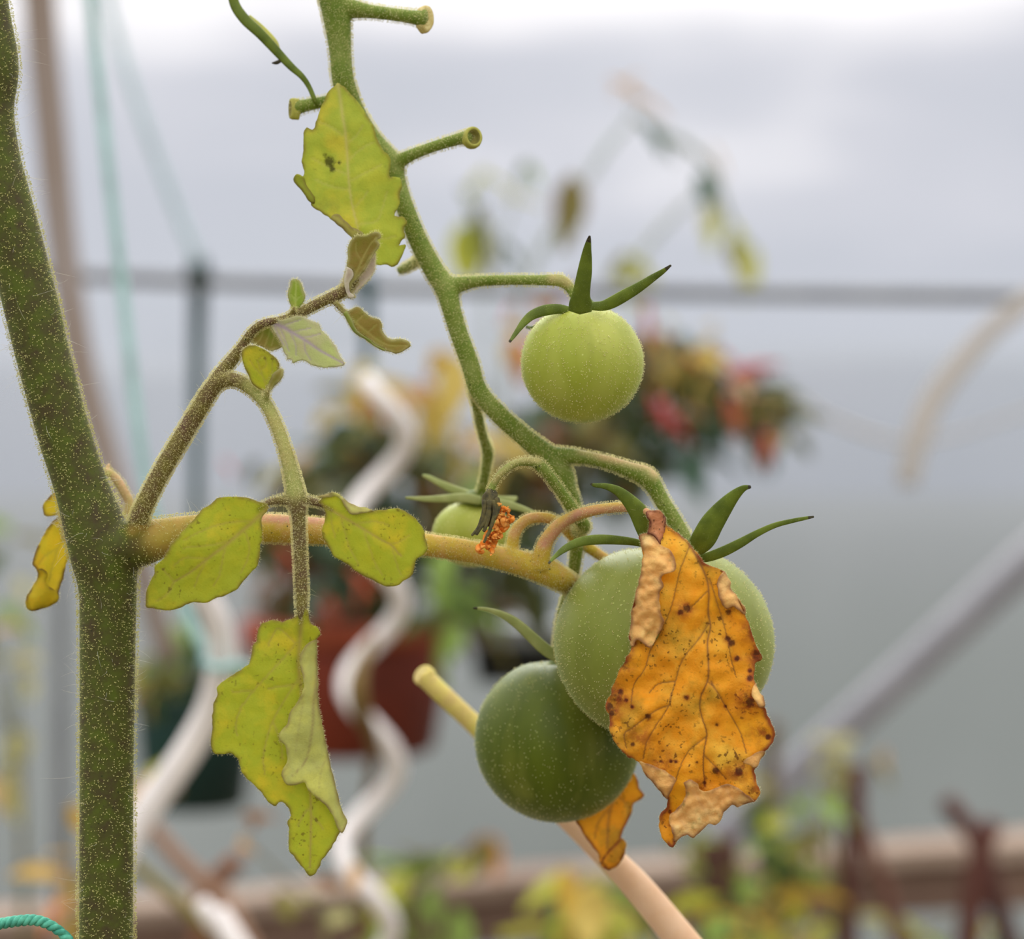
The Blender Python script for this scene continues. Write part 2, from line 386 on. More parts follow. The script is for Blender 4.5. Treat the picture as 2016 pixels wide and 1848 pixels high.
class Leaf:
    def __init__(s, Y0, ctrl, sp=4.0, veins=(), wave=0.6, seed=0, cup=0.0):
        s.Y0, s.f, s.sp, s.veins, s.wave, s.seed, s.cup = Y0, rbf(ctrl), sp, veins, wave, seed, cup
        s.V, s.F, s.idx = [], [], []; s.at = {'vein': [], 'edge': [], 'spot': []}; s.rims = []
    def depth(s, p):
        d = s.f(p)
        z = np.array([noise.noise(Vector((x*.012+s.seed, y*.012, 1.7)))*s.wave*1.6+noise.noise(Vector((x*.035+s.seed, y*.035, 4.2)))*s.wave*.6 for x, y in p])
        if s.cup and s.veins:
            r, _ = seg_dist(p, s.veins[0]['line']); z = z-s.cup*(1-np.exp(-(r/60)**2))
        return d+z
    def vein(s, p):
        v = np.zeros(len(p)); rel = np.zeros(len(p))
        for ve in s.veins:
            r, t = seg_dist(p, ve['line']); w = ve['w']*(1-.65*t)
            k = np.exp(-(r/w)**2); v = np.maximum(v, k*ve.get('s', 1)); rel = np.maximum(rel, ve.get('h', .25)*np.exp(-(r/(w*1.8))**2))
        return v, rel
    def sheet(s, outline, mi=0, fold=None, h=1.0, lam=18, offset=0.0, spots=(), rag=1.2, edge_w=4.5, crinkle=0.0, ve=1.0, rim=True):
        o = resample(np.vstack([spline(list(outline)+[outline[0]], 5)[:-1]]), s.sp, True)
        rg = np.array([noise.noise(Vector((x*.09, y*.09, 9.1+s.seed))) for x, y in o]); c = o.mean(0)
        dv = o-np.roll(o, 1, 0); nr = np.stack([dv[:, 1], -dv[:, 0]], 1); nr /= np.linalg.norm(nr, axis=1)[:, None]+1e-9
        o = o+nr*rg[:, None]*rag*1.6
        lo, hi = o.min(0), o.max(0); sp = s.sp
        gx, gy = np.meshgrid(np.arange(lo[0], hi[0], sp), np.arange(lo[1], hi[1], sp*.87))
        gx = gx+(np.arange(gx.shape[0]) % 2)[:, None]*sp/2
        g = np.stack([gx.ravel(), gy.ravel()], 1); g = g[inside(g, o)]
        extra = [resample(v['line'], sp*.8) for v in s.veins]
        if extra and mi == 0:
            ex = np.vstack(extra); ex = ex[inside(ex, o)]
            if len(ex):
                dd = np.array([((g-e)**2).sum(1).min() if False else 0 for e in ex[:0]])
                keep = np.ones(len(g), bool)
                for v in s.veins: keep &= seg_dist(g, v['line'])[0] > sp*.45
                g = np.vstack([g[keep], ex])
        r, _ = seg_dist(g, np.vstack([o, o[:1]])); g = g[r > sp*.55]
        pts = np.vstack([o, g]); n = len(o)
        res = delaunay_2d_cdt([Vector(p) for p in pts], [], [list(range(n))], 1, 1e-4)
        vo = np.array([tuple(v) for v in res[0]]); fo = [tuple(f) for f in res[2]]
        er, _ = seg_dist(vo, np.vstack([o, o[:1]]))
        d = s.depth(vo); v, rel = s.vein(vo)
        if fold is not None:
            fr, _ = seg_dist(vo, fold); d = d-h*(1-np.exp(-(fr/lam)))*1.0+offset
            if crinkle: d = d+crinkle*np.array([noise.noise(Vector((x*.045+y*.03, y*.04-x*.02, s.seed+3)))+.5*noise.noise(Vector((x*.09, y*.09, s.seed+5))) for x, y in vo])
            v = v*0 if ve == 0 else v*ve
        else: d = d+rel*.9+offset
        Yv = s.Y0+d/1000.0
        base = len(s.V)
        s.V += [P(p[0], p[1], y) for p, y in zip(vo, Yv)]
        fl = []
        for f in fo:
            a, b, c_ = (vo[i] for i in f[:3])
            z = (b[0]-a[0])*(c_[1]-a[1])-(b[1]-a[1])*(c_[0]-a[0])
            fl.append(tuple(base+i for i in (f if z < 0 else f[::-1])))
        s.F += fl; s.idx += [mi]*len(fl)
        s.at['vein'] += list(v); s.at['edge'] += list(np.exp(-(er/edge_w)**2))
        sp_ = np.zeros(len(vo))
        for (x, y, rr, st) in spots:
            sp_ = np.maximum(sp_, st*np.exp(-(((vo-np.array([x, y]))**2).sum(1))/rr**2))
        s.at['spot'] += list(sp_)
        if rim: s.rims.append((o, nr))
    def build(s, name, mats, parent, label=None, thick=.00018):
        ob = mk(name, s.V, s.F, mats, parent, s.idx, attrs=s.at, label=label)
        md = ob.modifiers.new('thickness', 'SOLIDIFY'); md.thickness = thick; md.offset = 0; md.use_rim = True
        s.ob = ob; return ob
    def rim_hairs(s, rng, dens=1.0, ln=.00045, rad=.00003):
        """tiny hairs standing off the outline and out of the blade"""
        out = []
        for o, nr in s.rims:
            k = max(1, int(3*dens)); q = np.repeat(o, k, 0)+rng.normal(0, s.sp*.4, (len(o)*k, 2)); n2 = np.repeat(nr, k, 0)
            Yv = s.Y0+s.depth(q)/1000
            Pn = np.array([tuple(P(a[0], a[1], y)) for a, y in zip(q, Yv)])
            # outward sign: test whether the point a little outside is inside
            sg = np.where(inside(q+n2*3, o), -1, 1)
            Nn = np.stack([n2[:, 0]*sg, rng.normal(-.3, .5, len(q)), -n2[:, 1]*sg], 1); Nn /= np.linalg.norm(Nn, axis=1)[:, None]
            out.append(fuzz_arrays(Pn, Nn, ln, rad, 0, rng, .35))
        return out
def vn(line, w, s=1, h=.25): return {'line': [tuple(p) for p in spline(line, 4)], 'w': w, 's': s, 'h': h}

rng = np.random.default_rng(3)
def hairs_part(lst, mat, parent, name='hairs'):
    V, F = cat_arrays(lst); return mk(name, V, F, mat, parent, kind='stuff')

# ------------------------------------------------------------------ the tunnel and the land outside
def film_mat():
    m = bpy.data.materials.new('tunnel_film'); m.use_nodes = True; t = m.node_tree; t.nodes.clear()
    tr = N(t, 'ShaderNodeBsdfTransparent'); tl = N(t, 'ShaderNodeBsdfTranslucent'); tl.inputs[0].default_value = (.93, .94, .955, 1)
    gl = N(t, 'ShaderNodeBsdfDiffuse'); gl.inputs[0].default_value = (.80, .81, .84, 1)
    tr.inputs[0].default_value = (.90, .905, .91, 1)
    m1 = N(t, 'ShaderNodeMixShader'); m2 = N(t, 'ShaderNodeMixShader')
    f = ramp(t, noi(t, 1.3, 4, stretch=(1, 1, .6)), [(.3, (.07, .07, .07, 1)), (.7, (.15, .15, .15, 1))])
    L(t, f, m1.inputs[0]); L(t, tr.outputs[0], m1.inputs[1]); L(t, tl.outputs[0], m1.inputs[2])
    m2.inputs[0].default_value = .04; L(t, m1.outputs[0], m2.inputs[1]); L(t, gl.outputs[0], m2.inputs[2])
    o = N(t, 'ShaderNodeOutputMaterial'); L(t, m2.outputs[0], o.inputs[0]); return m
prof = [(3.0, 0.0), (3.0, .6), (3.0, 1.2), (2.98, 1.7), (2.93, 2.05), (2.82, 2.35), (2.62, 2.62), (2.3, 2.85), (1.9, 3.0), (1.5, 3.06)]
prof = [tuple(p) for p in spline(prof, 5)]
xs = np.linspace(-4, 4, 41); V = []; F = []
for i, (y, z) in enumerate(prof):
    for j, x in enumerate(xs):
        b = .012*noise.noise(Vector((x*1.6, y, z*1.1)))
        V.append((x, y+b, z))
nx = len(xs)
for i in range(len(prof)-1):
    for j in range(nx-1): F.append((i*nx+j, i*nx+j+1, (i+1)*nx+j+1, (i+1)*nx+j))
mk('wall_back', V, F, film_mat(), kind='structure')
soil = simple('soil', lin(96, 84, 66), lin(122, 108, 84), .95, 9)
def quad(name, x0, x1, y0, y1, z, m, n=24, bump=.02):
    V, F = [], []
    for i in range(n+1):
        for j in range(n+1):
            x = x0+(x1-x0)*j/n; y = y0+(y1-y0)*i/n; V.append((x, y, z+bump*noise.noise(Vector((x*2, y*2, 0)))))
    for i in range(n):
        for j in range(n): F.append((i*(n+1)+j, i*(n+1)+j+1, (i+1)*(n+1)+j+1, (i+1)*(n+1)+j))
    return mk(name, V, F, m, kind='structure')
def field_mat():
    m, t, b_, _ = pmat('field_haze', .95, .1)
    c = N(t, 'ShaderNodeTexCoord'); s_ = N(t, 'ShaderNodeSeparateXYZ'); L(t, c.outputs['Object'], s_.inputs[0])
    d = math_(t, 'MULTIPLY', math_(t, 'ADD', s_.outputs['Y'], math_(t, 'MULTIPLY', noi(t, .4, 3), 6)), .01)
    f = ramp(t, d, [(.05, lin(62, 68, 62)), (.16, lin(68, 74, 70)), (.38, lin(80, 84, 84)), (.8, lin(94, 98, 100))])  # paler with distance: haze painted into the ground colour
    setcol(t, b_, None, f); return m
quad('floor', -4, 4, -3, 3.0, -.01, soil)
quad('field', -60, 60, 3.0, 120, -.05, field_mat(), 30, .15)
quad('yard', -60, 60, -60, -3, -.05, simple('yard_grass', lin(110, 120, 90), lin(126, 132, 104), .95, .3), 10, .05)
# far low hills
V, F = [], []
for i in range(81):
    x = -170+340*i/80; h = 10+3.0*noise.noise(Vector((x*.02, 3, 0)))+1.6*noise.noise(Vector((x*.06, 7, 0)))+max(0, -x)*.02
    V += [(x, 125, -.5), (x, 140, h*.75), (x, 160, h), (x, 190, -.5)]
for i in range(80):
    for k in range(3): a = i*4+k; F.append((a, a+1, a+5, a+4))
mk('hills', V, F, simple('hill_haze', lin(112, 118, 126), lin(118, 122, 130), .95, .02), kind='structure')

steel = simple('galvanised_steel', lin(120, 122, 128), lin(136, 138, 142), .5, 14, 0, .4, .25)
steel_l = simple('galvanised_light', lin(152, 151, 156), lin(138, 137, 142), .5, 14, 0, .4, .2)
YR = 2.30
def structube(name, pts, mat, n=6, **kw):
    v, f = tube(pts, n, **kw); return mk(name, [tuple(a) for a in v], f, mat, kind='structure')
structube('trim_1', [(-900, 478, YR, 15), (150, 541, YR, 15), (800, 565, YR, 15), (1500, 577, YR, 15.5), (2100, 583, YR, 16), (3000, 590, YR, 16)], steel, 4)      # crop rail
structube('trim_2', [(2300, 860, 2.75, 40), (2016, 1108, 2.75, 38), (1780, 1325, 2.75, 36), (1545, 1535, 2.75, 34), (1400, 1665, 2.75, 34), (1100, 1940, 2.75, 34), (700, 2300, 2.75, 34)], steel_l, 3)   # diagonal brace
structube('trim_3', [(118, 1000, 2.6, 15), (120, 1400, 2.6, 15), (118, 1900, 2.6, 15), (116, 3230, 2.6, 15)], steel, 3)
# timber side rail low down
wood = simple('weathered_timber', lin(164, 144, 128), lin(142, 120, 104), .85, 6)
wood2 = simple('timber_face', lin(122, 98, 84), lin(106, 84, 72), .85, 6)
def board(name, pa, pb, Y, hpx, th, mat):
    a, b = P(*pa, Y), P(*pb, Y); hz = hpx*S*Y; d = (b-a)
    V, F = [], []; n = 24
    for i in range(n+1):
        q = a+d*i/n; w = .003*noise.noise(Vector((i*.7, 1, 2)))
        ring = [(0, 0), (0, .9), (.1, 1), (.9, 1), (1, .9), (1, 0)]
        for (u, v_) in ring: V.append((q.x, q.y+u*th+w, q.z-hz+v_*hz+w))
    m = 6
    for i in range(n):
        for k in range(m): F.append((i*m+k, i*m+(k+1) % m, (i+1)*m+(k+1) % m, (i+1)*m+k))
    F.append(tuple(range(m))[::-1]); F.append(tuple(n*m+k for k in range(m)))
    return mk(name, V, F, mat, kind='structure', smooth=False)
board('trim_4', (-600, 1880), (2600, 1640), 2.62, 100, .05, wood2)
board('trim_5', (-600, 1850), (2600, 1615), 2.60, 34, .10, wood)

# ------------------------------------------------------------------ plant kit for the bench behind
def far_leaf_mesh(name, mats, droop=.35, w=.62):
    V, F = [], []; n = 8
    for i in range(n+1):
        t = i/n; wd = w*math.sin(math.pi*min(1, t*.93+.04))**.8*(1-.35*t); z = -droop*t*t
        V += [(t, -wd/2, z+.07), (t, 0, z-.02), (t, wd/2, z+.07)]
    for i in range(n):
        a = i*3; F += [(a, a+1, a+4, a+3), (a+1, a+2, a+5, a+4)]
    me = bpy.data.meshes.new(name); me.from_pydata(V, [], F)
    for m in mats: me.materials.append(m)
    me.polygons.foreach_set('use_smooth', np.ones(len(F), bool)); return me
def pepper_mesh(mat):
    V, F = [], []; n, ns = 9, 10
    for i in range(n+1):
        t = i/n; r = .13*math.sin(math.pi*min(1, .12+t*.88))**.6*(1-.55*t)
        for k in range(ns):
            a = 2*math.pi*k/ns; V.append((t, math.cos(a)*r, math.sin(a)*r-.12*t*t))
    for i in range(n):
        for k in range(ns): F.append((i*ns+k, i*ns+(k+1) % ns, (i+1)*ns+(k+1) % ns, (i+1)*ns+k))
    F.append(tuple(range(ns))[::-1]); F.append(tuple(n*ns+k for k in range(ns)))
    me = bpy.data.meshes.new('chilli'); me.from_pydata(V, [], F); me.materials.append(mat)
    me.polygons.foreach_set('use_smooth', np.ones(len(F), bool)); return me
FC = {'green': lin(86, 106, 60), 'dark': lin(86, 90, 54), 'yellow': lin(216, 190, 100), 'lime': lin(150, 178, 84), 'olive': lin(138, 130, 70), 'gold': lin(212, 172, 72), 'pale': lin(196, 190, 128), 'brown': lin(136, 96, 62), 'teal': lin(80, 110, 88), 'yg': lin(196, 196, 76), 'orange': lin(214, 140, 80), 'peach': lin(222, 180, 130)}
FM = {k: far_leaf_mesh('leaf_'+k, [simple('far_leaf_'+k, c, tuple(x*.8 for x in c[:3])+(1,), .6, 40, .35)]) for k, c in FC.items()}
PC = {'red': lin(184, 52, 54), 'orangered': lin(196, 92, 60), 'pink': lin(204, 92, 96), 'purple': lin(126, 62, 78)}
PM = {k: pepper_mesh(simple('pepper_'+k, c, tuple(x*.8 for x in c[:3])+(1,), .3, 60, 0, .5)) for k, c in PC.items()}
rb = random.Random(11)
def far_piece(me, name, root, px, py, Y, size, ang=None, yaw=None, roll=None):
    o = bpy.data.objects.new(name, me); COL.objects.link(o); o.parent = root
    o.location = P(px, py, Y)-origin(root); s = size*(1.3 if name == 'leaf' else 1.0)*S*Y; o.scale = (s, s, s)
    ang = rb.uniform(-1.2, .6) if ang is None else ang       # pitch below horizontal is negative
    yaw = rb.uniform(0, 6.28) if yaw is None else yaw; roll = rb.uniform(-.9, .9) if roll is None else roll
    o.rotation_euler = (Matrix.Rotation(yaw, 3, 'Z') @ Matrix.Rotation(-ang, 3, 'Y') @ Matrix.Rotation(roll, 3, 'X')).to_euler(); return o
def region(root, poly, n, Y, dY, size, pal, Rn='leaf', ang=None):
    A = np.array(poly, float); lo, hi = A.min(0), A.max(0); k = 0; out = []
    while k < n:
        x, y = rb.uniform(lo[0], hi[0]), rb.uniform(lo[1], hi[1])
        if inside(np.array([[x, y]]), A)[0]:
            c = rb.choice(pal); yy = Y+rb.uniform(-dY, dY)
            # keep the centre of the blade near the spot
            far_piece(FM[c], 'leaf', root, x, y, yy, size*rb.uniform(.7, 1.3), ang); out.append((x, y, yy)); k += 1
    return out
def stems(root, tubes, mat, name='stem'):
    V, F, _ = join(tubes); return mk(name, V, F, mat, root)
def twigs(src, spots, k, r=5):
    out = []
    for (x, y, Y) in spots[::k]:
        a = src; out.append(tube([(a[0], a[1], a[2], r), ((a[0]*.5+x*.5)+rb.uniform(-20, 20), (a[1]*.55+y*.45)-20, (a[2]+Y)/2, r*.7), (x, y, Y, r*.4)], 4, ns=6))
    return out
twig_g = simple('twig_green', lin(92, 96, 56), lin(112, 98, 60), .7, 30)

# chilli bush in its hanging terracotta pot
cy = YR
chp = thing('chilli_plant', P(700, 1232, cy), 'bushy chilli plant with red pods and yellowing leaves, growing in the hanging terracotta pot', 'plant')
sp1 = []
sp1 += region(chp, [(560, 960), (660, 830), (760, 800), (1000, 880), (1080, 1010), (1010, 1190), (860, 1240), (560, 1230), (500, 1080)], 96, cy, .13, 82, ['dark', 'green', 'dark', 'olive', 'brown', 'dark', 'teal'])
sp1 += region(chp, [(1000, 800), (1120, 740), (1280, 780), (1400, 820), (1330, 960), (1130, 1010), (1020, 1000)], 50, cy, .1, 70, ['dark', 'green', 'olive', 'dark', 'teal'])
sp1 += region(chp, [(1230, 640), (1330, 640), (1460, 700), (1580, 790), (1570, 870), (1500, 910), (1380, 830), (1260, 760)], 46, cy-.03, .1, 60, ['olive', 'yellow', 'dark', 'green', 'olive', 'teal', 'pale', 'peach'])
sp1 += region(chp, [(640, 860), (680, 700), (760, 690), (800, 760), (760, 860)], 14, cy, .1, 66, ['olive', 'pale', 'dark', 'yellow'])
region(chp, [(790, 720), (880, 680), (940, 760), (930, 880), (840, 880), (790, 800)], 12, cy-.14, .03, 84, ['yellow', 'gold', 'yellow', 'peach'])
region(chp, [(960, 870), (1010, 850), (1020, 930), (970, 950)], 5, cy-.14, .03, 66, ['gold', 'yellow'])
region(chp, [(1290, 690), (1400, 640), (1440, 700), (1380, 760), (1310, 760)], 9, cy-.14, .03, 66, ['yellow', 'olive', 'gold', 'yellow'])
region(chp, [(960, 640), (1080, 600), (1120, 660), (1000, 720)], 8, cy-.02, .05, 54, ['olive', 'orange', 'yellow', 'olive'])
region(chp, [(860, 1080), (960, 1060), (970, 1200), (880, 1240), (800, 1210)], 12, cy-.17, .03, 84, ['lime', 'green', 'lime'])
region(chp, [(850, 930), (930, 900), (950, 960), (880, 990)], 6, cy-.15, .03, 64, ['lime', 'pale'])
region(chp, [(500, 900), (620, 860), (640, 960), (520, 1000)], 12, cy-.05, .06, 58, ['pale', 'olive', 'peach', 'dark'])
for (x, y, s, c, a, w) in [(1270, 600, 70, 'red', -1.3, .4), (1300, 650, 74, 'purple', -1.0, .2), (1275, 640, 66, 'red', -1.4, 2.5), (1285, 770, 62, 'red', -1.3, 0), (1310, 810, 86, 'red', -.8, .2), (1300, 790, 70, 'pink', -1.2, .1), (1440, 735, 92, 'red', .35, .05), (1430, 745, 80, 'pink', .2, .2), (1470, 730, 70, 'red', .25, 0), (1505, 850, 76, 'pink', -1.5, .1), (1512, 860, 62, 'red', -1.4, 1), (1430, 780, 70, 'orangered', -1.3, .2), (1452, 800, 70, 'orangered', -1.45, .1), (1415, 690, 52, 'orangered', -.6, .2), (1350, 700, 56, 'orangered', -.5, .4),
                          (730, 760, 70, 'red', -1.2, .2), (745, 780, 66, 'orangered', -1.4, 1), (722, 785, 50, 'pink', -1.0, 3), (830, 745, 50, 'orangered', -.9, 0), (545, 1070, 70, 'orangered', -.6, .2), (560, 1100, 60, 'red', -.9, 1), (690, 1120, 80, 'orangered', -.7, .3), (712, 1150, 62, 'orangered', -1.2, 2), (640, 1180, 60, 'red', -1.0, 0), (1130, 540, 56, 'purple', -1.2, .1), (1050, 590, 60, 'pink', -1.0, .3), (1100, 570, 50, 'red', -1.3, 2), (1010, 600, 50, 'pink', -1.0, 3), (1070, 845, 56, 'orangered', -.3, .1), (880, 760, 55, 'orangered', -1.1, 0), (1010, 660, 60, 'orangered', -1.1, .5), (480, 1240, 60, 'red', -1.4, .2), (440, 905, 44, 'pink', -.9, 0), (880, 1220, 76, 'purple', -1.0, .3)]:
    far_piece(PM[c], 'chilli', chp, x, y, cy-.17+rb.uniform(-.02, .02), s, a, w, 0)
def mass(root, polys, n, Y, dY, size, pal):
    V, F, idx = [], [], []
    for _ in range(n):
        A = np.array(rb.choice(polys), float); lo, hi = A.min(0), A.max(0)
        while True:
            x, y = rb.uniform(lo[0], hi[0]), rb.uniform(lo[1], hi[1])
            if inside(np.array([[x, y]]), A)[0]: break
        yy = Y+rb.uniform(-dY, dY); c = P(x, y, yy); s = size*rb.uniform(.6, 1.3)*S*yy; k = rb.randrange(len(pal))
        R_ = Matrix.Rotation(rb.uniform(0, 6.28), 3, 'Z') @ Matrix.Rotation(rb.uniform(-.6, 1.3), 3, 'Y') @ Matrix.Rotation(rb.uniform(-1, 1), 3, 'X')
        o_ = len(V)
        for q in ((0, 0, 0), (.3, -.27, .05), (.3, 0, -.01), (.3, .27, .05), (.7, -.18, -.08), (.7, 0, -.14), (.7, .18, -.08), (1, 0, -.35)): V.append(c+(R_ @ Vector(q))*s)
        f = [(0, 1, 2), (0, 2, 3), (1, 4, 5, 2), (2, 5, 6, 3), (4, 7, 5), (5, 7, 6)]; F += [tuple(i+o_ for i in t) for t in f]; idx += [k]*6
    return mk('inner_foliage', V, F, [FM[c].materials[0] for c in pal], root, idx, kind='stuff')
mass(chp, [[(540, 960), (660, 850), (760, 830), (1000, 900), (1060, 1010), (1000, 1200), (860, 1240), (560, 1230), (500, 1080)]]*3+[[(1000, 820), (1120, 760), (1280, 790), (1380, 830), (1310, 940), (1130, 1000), (1020, 1000)], [(1250, 680), (1330, 680), (1460, 730), (1560, 800), (1550, 860), (1480, 860), (1380, 800), (1260, 760)]], 620, cy+.02, .12, 76, ['dark', 'green', 'brown', 'olive', 'dark', 'teal'])
tw_ = [tube([(695, 1250, cy, 13), (700, 1180, cy, 12), (690, 1060, cy, 10), (720, 960, cy, 8), (730, 850, cy, 5)], 5, ns=10), tube([(700, 1200, cy, 10), (800, 1060, cy, 9), (950, 960, cy, 8), (1150, 860, cy, 7), (1350, 740, cy, 5), (1500, 790, cy, 3)], 5, ns=8), tube([(1150, 860, cy, 6), (1220, 740, cy, 5), (1240, 640, cy, 3)], 5, ns=8), tube([(700, 1180, cy, 9), (620, 1080, cy, 7), (560, 1000, cy, 5)], 5, ns=8)]
tw_ += twigs((700, 1180, cy), [s for s in sp1 if s[0] < 1050], 7) + twigs((1180, 850, cy), [s for s in sp1 if s[0] >= 1050], 6)
stems(chp, tw_, twig_g)

def pot(name, label, cx, ytop, ybot, rt, rb_, Y, mat, rim=.12, rmat=None):
    k = S*Y; b = P(cx, ybot, Y); h = (ybot-ytop)*k; t = thing(name, b, label, 'pot')
    prof = [(rb_*.0, 0), (rb_*.9, 0), (rb_, .03), (rb_+(rt-rb_)*.5, .5), (rt*.96, 1-rim), (rt*.965, 1-rim+.005), (rt*1.04, 1-rim+.02), (rt*1.05, 1-.01), (rt*1.03, 1), (rt*.97, 1), (rt*.93, 1-rim*.6), (rt*.88, .5), (rb_*.9, .06), (0, .05)]
    def lathe(pr):
        V, F = [], []; ns = 40
        for r, z in pr:
            for j in range(ns): a = 2*math.pi*j/ns; V.append((b.x+r*k*math.cos(a), Y+r*k*math.sin(a), b.z+z*h))
        for i in range(len(pr)-1):
            for j in range(ns): F.append((i*ns+j, i*ns+(j+1) % ns, (i+1)*ns+(j+1) % ns, (i+1)*ns+j))
        return V, F
    v, f = lathe(prof[:5]+prof[10:]); v1, f1 = lathe(prof[4:11])
    mk('pot_body', v, f, mat, t); mk('rim', v1, f1, rmat or mat, t)
    v, f = lathe([(0, .9), (rt*.5, .91), (rt*.93, .89)]); mk('potting_soil', v, f, soil, t)
    return t
terra = simple('terracotta', lin(118, 44, 22), lin(86, 30, 16), .6, 12)
terra_r = simple('terracotta_rim_lit', lin(160, 76, 46), lin(140, 62, 38), .6, 12)  # same clay as the body, light on the rim put into the colour
dgreen = simple('green_plastic', lin(18, 54, 46), lin(14, 42, 38), .45, 10)
pot('plant_pot', 'terracotta-brown hanging pot below the chilli plant', 690, 1215, 1478, 205, 165, cy, terra, .18, terra_r)
pot('plant_pot', 'dark green hanging pot with a small leafy plant, behind the white spiral stake', 385, 1362, 1588, 122, 98, 2.46, dgreen)
gp = thing('leafy_plant', P(350, 1365, 2.46), 'low yellow-green leafy plant in the dark green hanging pot', 'plant')
s2 = region(gp, [(275, 1370), (280, 1270), (340, 1230), (420, 1250), (480, 1300), (490, 1375)], 40, 2.46, .05, 62, ['olive', 'lime', 'lime', 'olive', 'green'])
region(gp, [(262, 1290), (310, 1270), (310, 1360), (262, 1370)], 4, 2.40, .02, 46, ['gold', 'peach'])
stems(gp, twigs((385, 1368, 2.46), s2, 3, 4), twig_g)
# straps holding the pots on the rail
strap_m = simple('strap_dark_green', lin(52, 84, 84), lin(40, 70, 72), .7, 20)
def strap(label, pts, Y, Y2=None):
    n_ = len(pts)-1
    v, f = tube([(x, y, Y+((Y2 or Y)-Y)*(i_/n_)**2, q) for i_, (x, y, q) in enumerate(pts)], 4, ns=10, flat=.35); o = mk('hanging_strap', v, f, strap_m, at=P(pts[0][0], pts[0][1], Y)); tag(o, label, 'strap', 'straps looped over the steel rail')
strap('dark green strap knotted on the rail above the dark green pot', [(392, 505, 10), (392, 520, 20), (391, 545, 24), (391, 575, 18), (388, 700, 15), (386, 1000, 12), (385, 1368, 12)], YR-.02, 2.40)
strap('dark strap on the rail behind the branching fruit truss', [(722, 540, 12), (722, 560, 18), (723, 600, 14), (722, 800, 10), (700, 1215, 10)], YR-.02)

# strings
def string(label, pts, Y, col, r=5):
    v, f = tube([(x, y, Y if len(q) == 0 else q[0], r) for x, y, *q in pts], 5, ns=8); o = mk('support_string', v, f, simple('string_'+str(len(bpy.data.materials)), col, None, .7, 60, .2), at=P(pts[0][0], pts[0][1], Y)); return tag(o, label, 'string', 'teal strings tied up for the plants')
teal = lin(176, 212, 208); teal_p = lin(196, 218, 222)
string('pale teal string running down from the top edge to the white spiral stake', [(150, -300), (178, 0), (212, 320), (240, 560), (262, 760), (290, 960), (345, 1150), (405, 1285), (428, 1312)], 1.05, teal, 11)
string('fainter teal string slanting to the knotted strap on the rail', [(160, -200), (235, 90), (290, 260), (350, 420), (392, 520)], 2.0, teal_p, 9)
string('short teal tie round the white spiral stake behind the folded leaflet', [(400, 1302, .995), (428, 1316, .985), (456, 1310, .992), (480, 1312, 1.01), (520, 1320, 1.1)], 1.0, teal, 10)

# spiral stakes
white = simple('stake_white', lin(236, 228, 224), lin(222, 214, 210), .4, 30, 0, .5)
def stake(label, ctr, amp, y0, y1, period, ph, Y, r, foot):
    pts = []; n = 90
    for i in range(n+1):
        y = y0+(y1-y0)*i/n; a = 2*math.pi*(y-ph)/period; cxx = ctr+foot*(y-y0)
        pts.append((cxx+amp*math.cos(a), y, Y+amp*S*Y*math.sin(a), r))
    v, f = tube(pts, 2, ns=12); o = mk('spiral_stake', v, f, white, at=P(pts[-1][0], pts[-1][1], Y)); return tag(o, label, 'stake', 'white spiral plant stakes')
sk = [(372, 1095, 26), (398, 1165, 27), (424, 1215, 28), (436, 1265, 28), (434, 1320, 29), (417, 1390, 29), (384, 1455, 29), (338, 1525, 29), (288, 1595, 30), (242, 1675, 30), (212, 1770, 30), (208, 1880, 30), (240, 2020, 30), (310, 2150, 30), (390, 2270, 30), (440, 2420, 30), (430, 2580, 30), (360, 2740, 30), (270, 2880, 30), (212, 3060, 30), (240, 3260, 30), (340, 3440, 30), (430, 3640, 30), (420, 3860, 30), (320, 4060, 30), (230, 4280, 30), (250, 4520, 30), (330, 4800, 30), (330, 5000, 30), (330, 6900, 28)]
v, f = tube([(x, y, 1.0+.022*math.sin((y-1265)/600*math.pi), r) for x, y, r in sk], 6, ns=14); o = mk('spiral_stake', v, f, white, at=P(330, 6900, 1.0)); tag(o, 'thick white spiral stake beside the foot of the thick stem', 'stake', 'white spiral plant stakes')
stake('thinner white spiral stake in front of the terracotta pot', 752, 52, 745, 4200, 322, 864, 1.35, 19, -.03)

# cane / hoop leaning at left
cane_m = simple('cane_brown', lin(150, 138, 132), lin(136, 118, 104), .8, 4)
v, f = tube([(60, -400, 1.75, 32), (78, 0, 1.75, 32), (100, 250, 1.75, 32), (125, 500, 1.75, 31), (160, 720, 1.75, 29), (212, 900, 1.75, 27), (262, 1060, 1.75, 25), (330, 1300, 1.78, 22)], 6, ns=14)
o = mk('bent_cane', v, f, cane_m, at=P(330, 1300, 1.78)); tag(o, 'grey-brown bent cane rising behind the thick stem', 'cane')
# cream strap hanging from the rail
cream = simple('strap_cream', lin(206, 198, 190), lin(196, 190, 184), .7, 20, .2)
v, f = tube([(2040, 570, YR-.03, 12), (2005, 605, YR-.03, 20), (1950, 650, YR-.03, 20), (1890, 715, YR-.03, 22), (1835, 790, YR-.03, 24), (1805, 865, YR-.03, 24), (1785, 950, YR-.03, 22)], 6, ns=12, flat=.25)
o = mk('loose_strap', v, f, cream, at=P(2040, 570, YR)); tag(o, 'cream strap end dangling from the steel rail', 'strap')
v, f = tube([(1560, 770, 2.5, 4), (1620, 815, 2.5, 5), (1700, 850, 2.5, 6), (1790, 870, 2.5, 5), (1900, 850, 2.5, 4), (2100, 780, 2.5, 4)], 6, ns=8)
o = mk('slack_string', v, f, cream, at=P(1790, 870, 2.5)); tag(o, 'faint slack string sagging beyond the chilli plant', 'string')

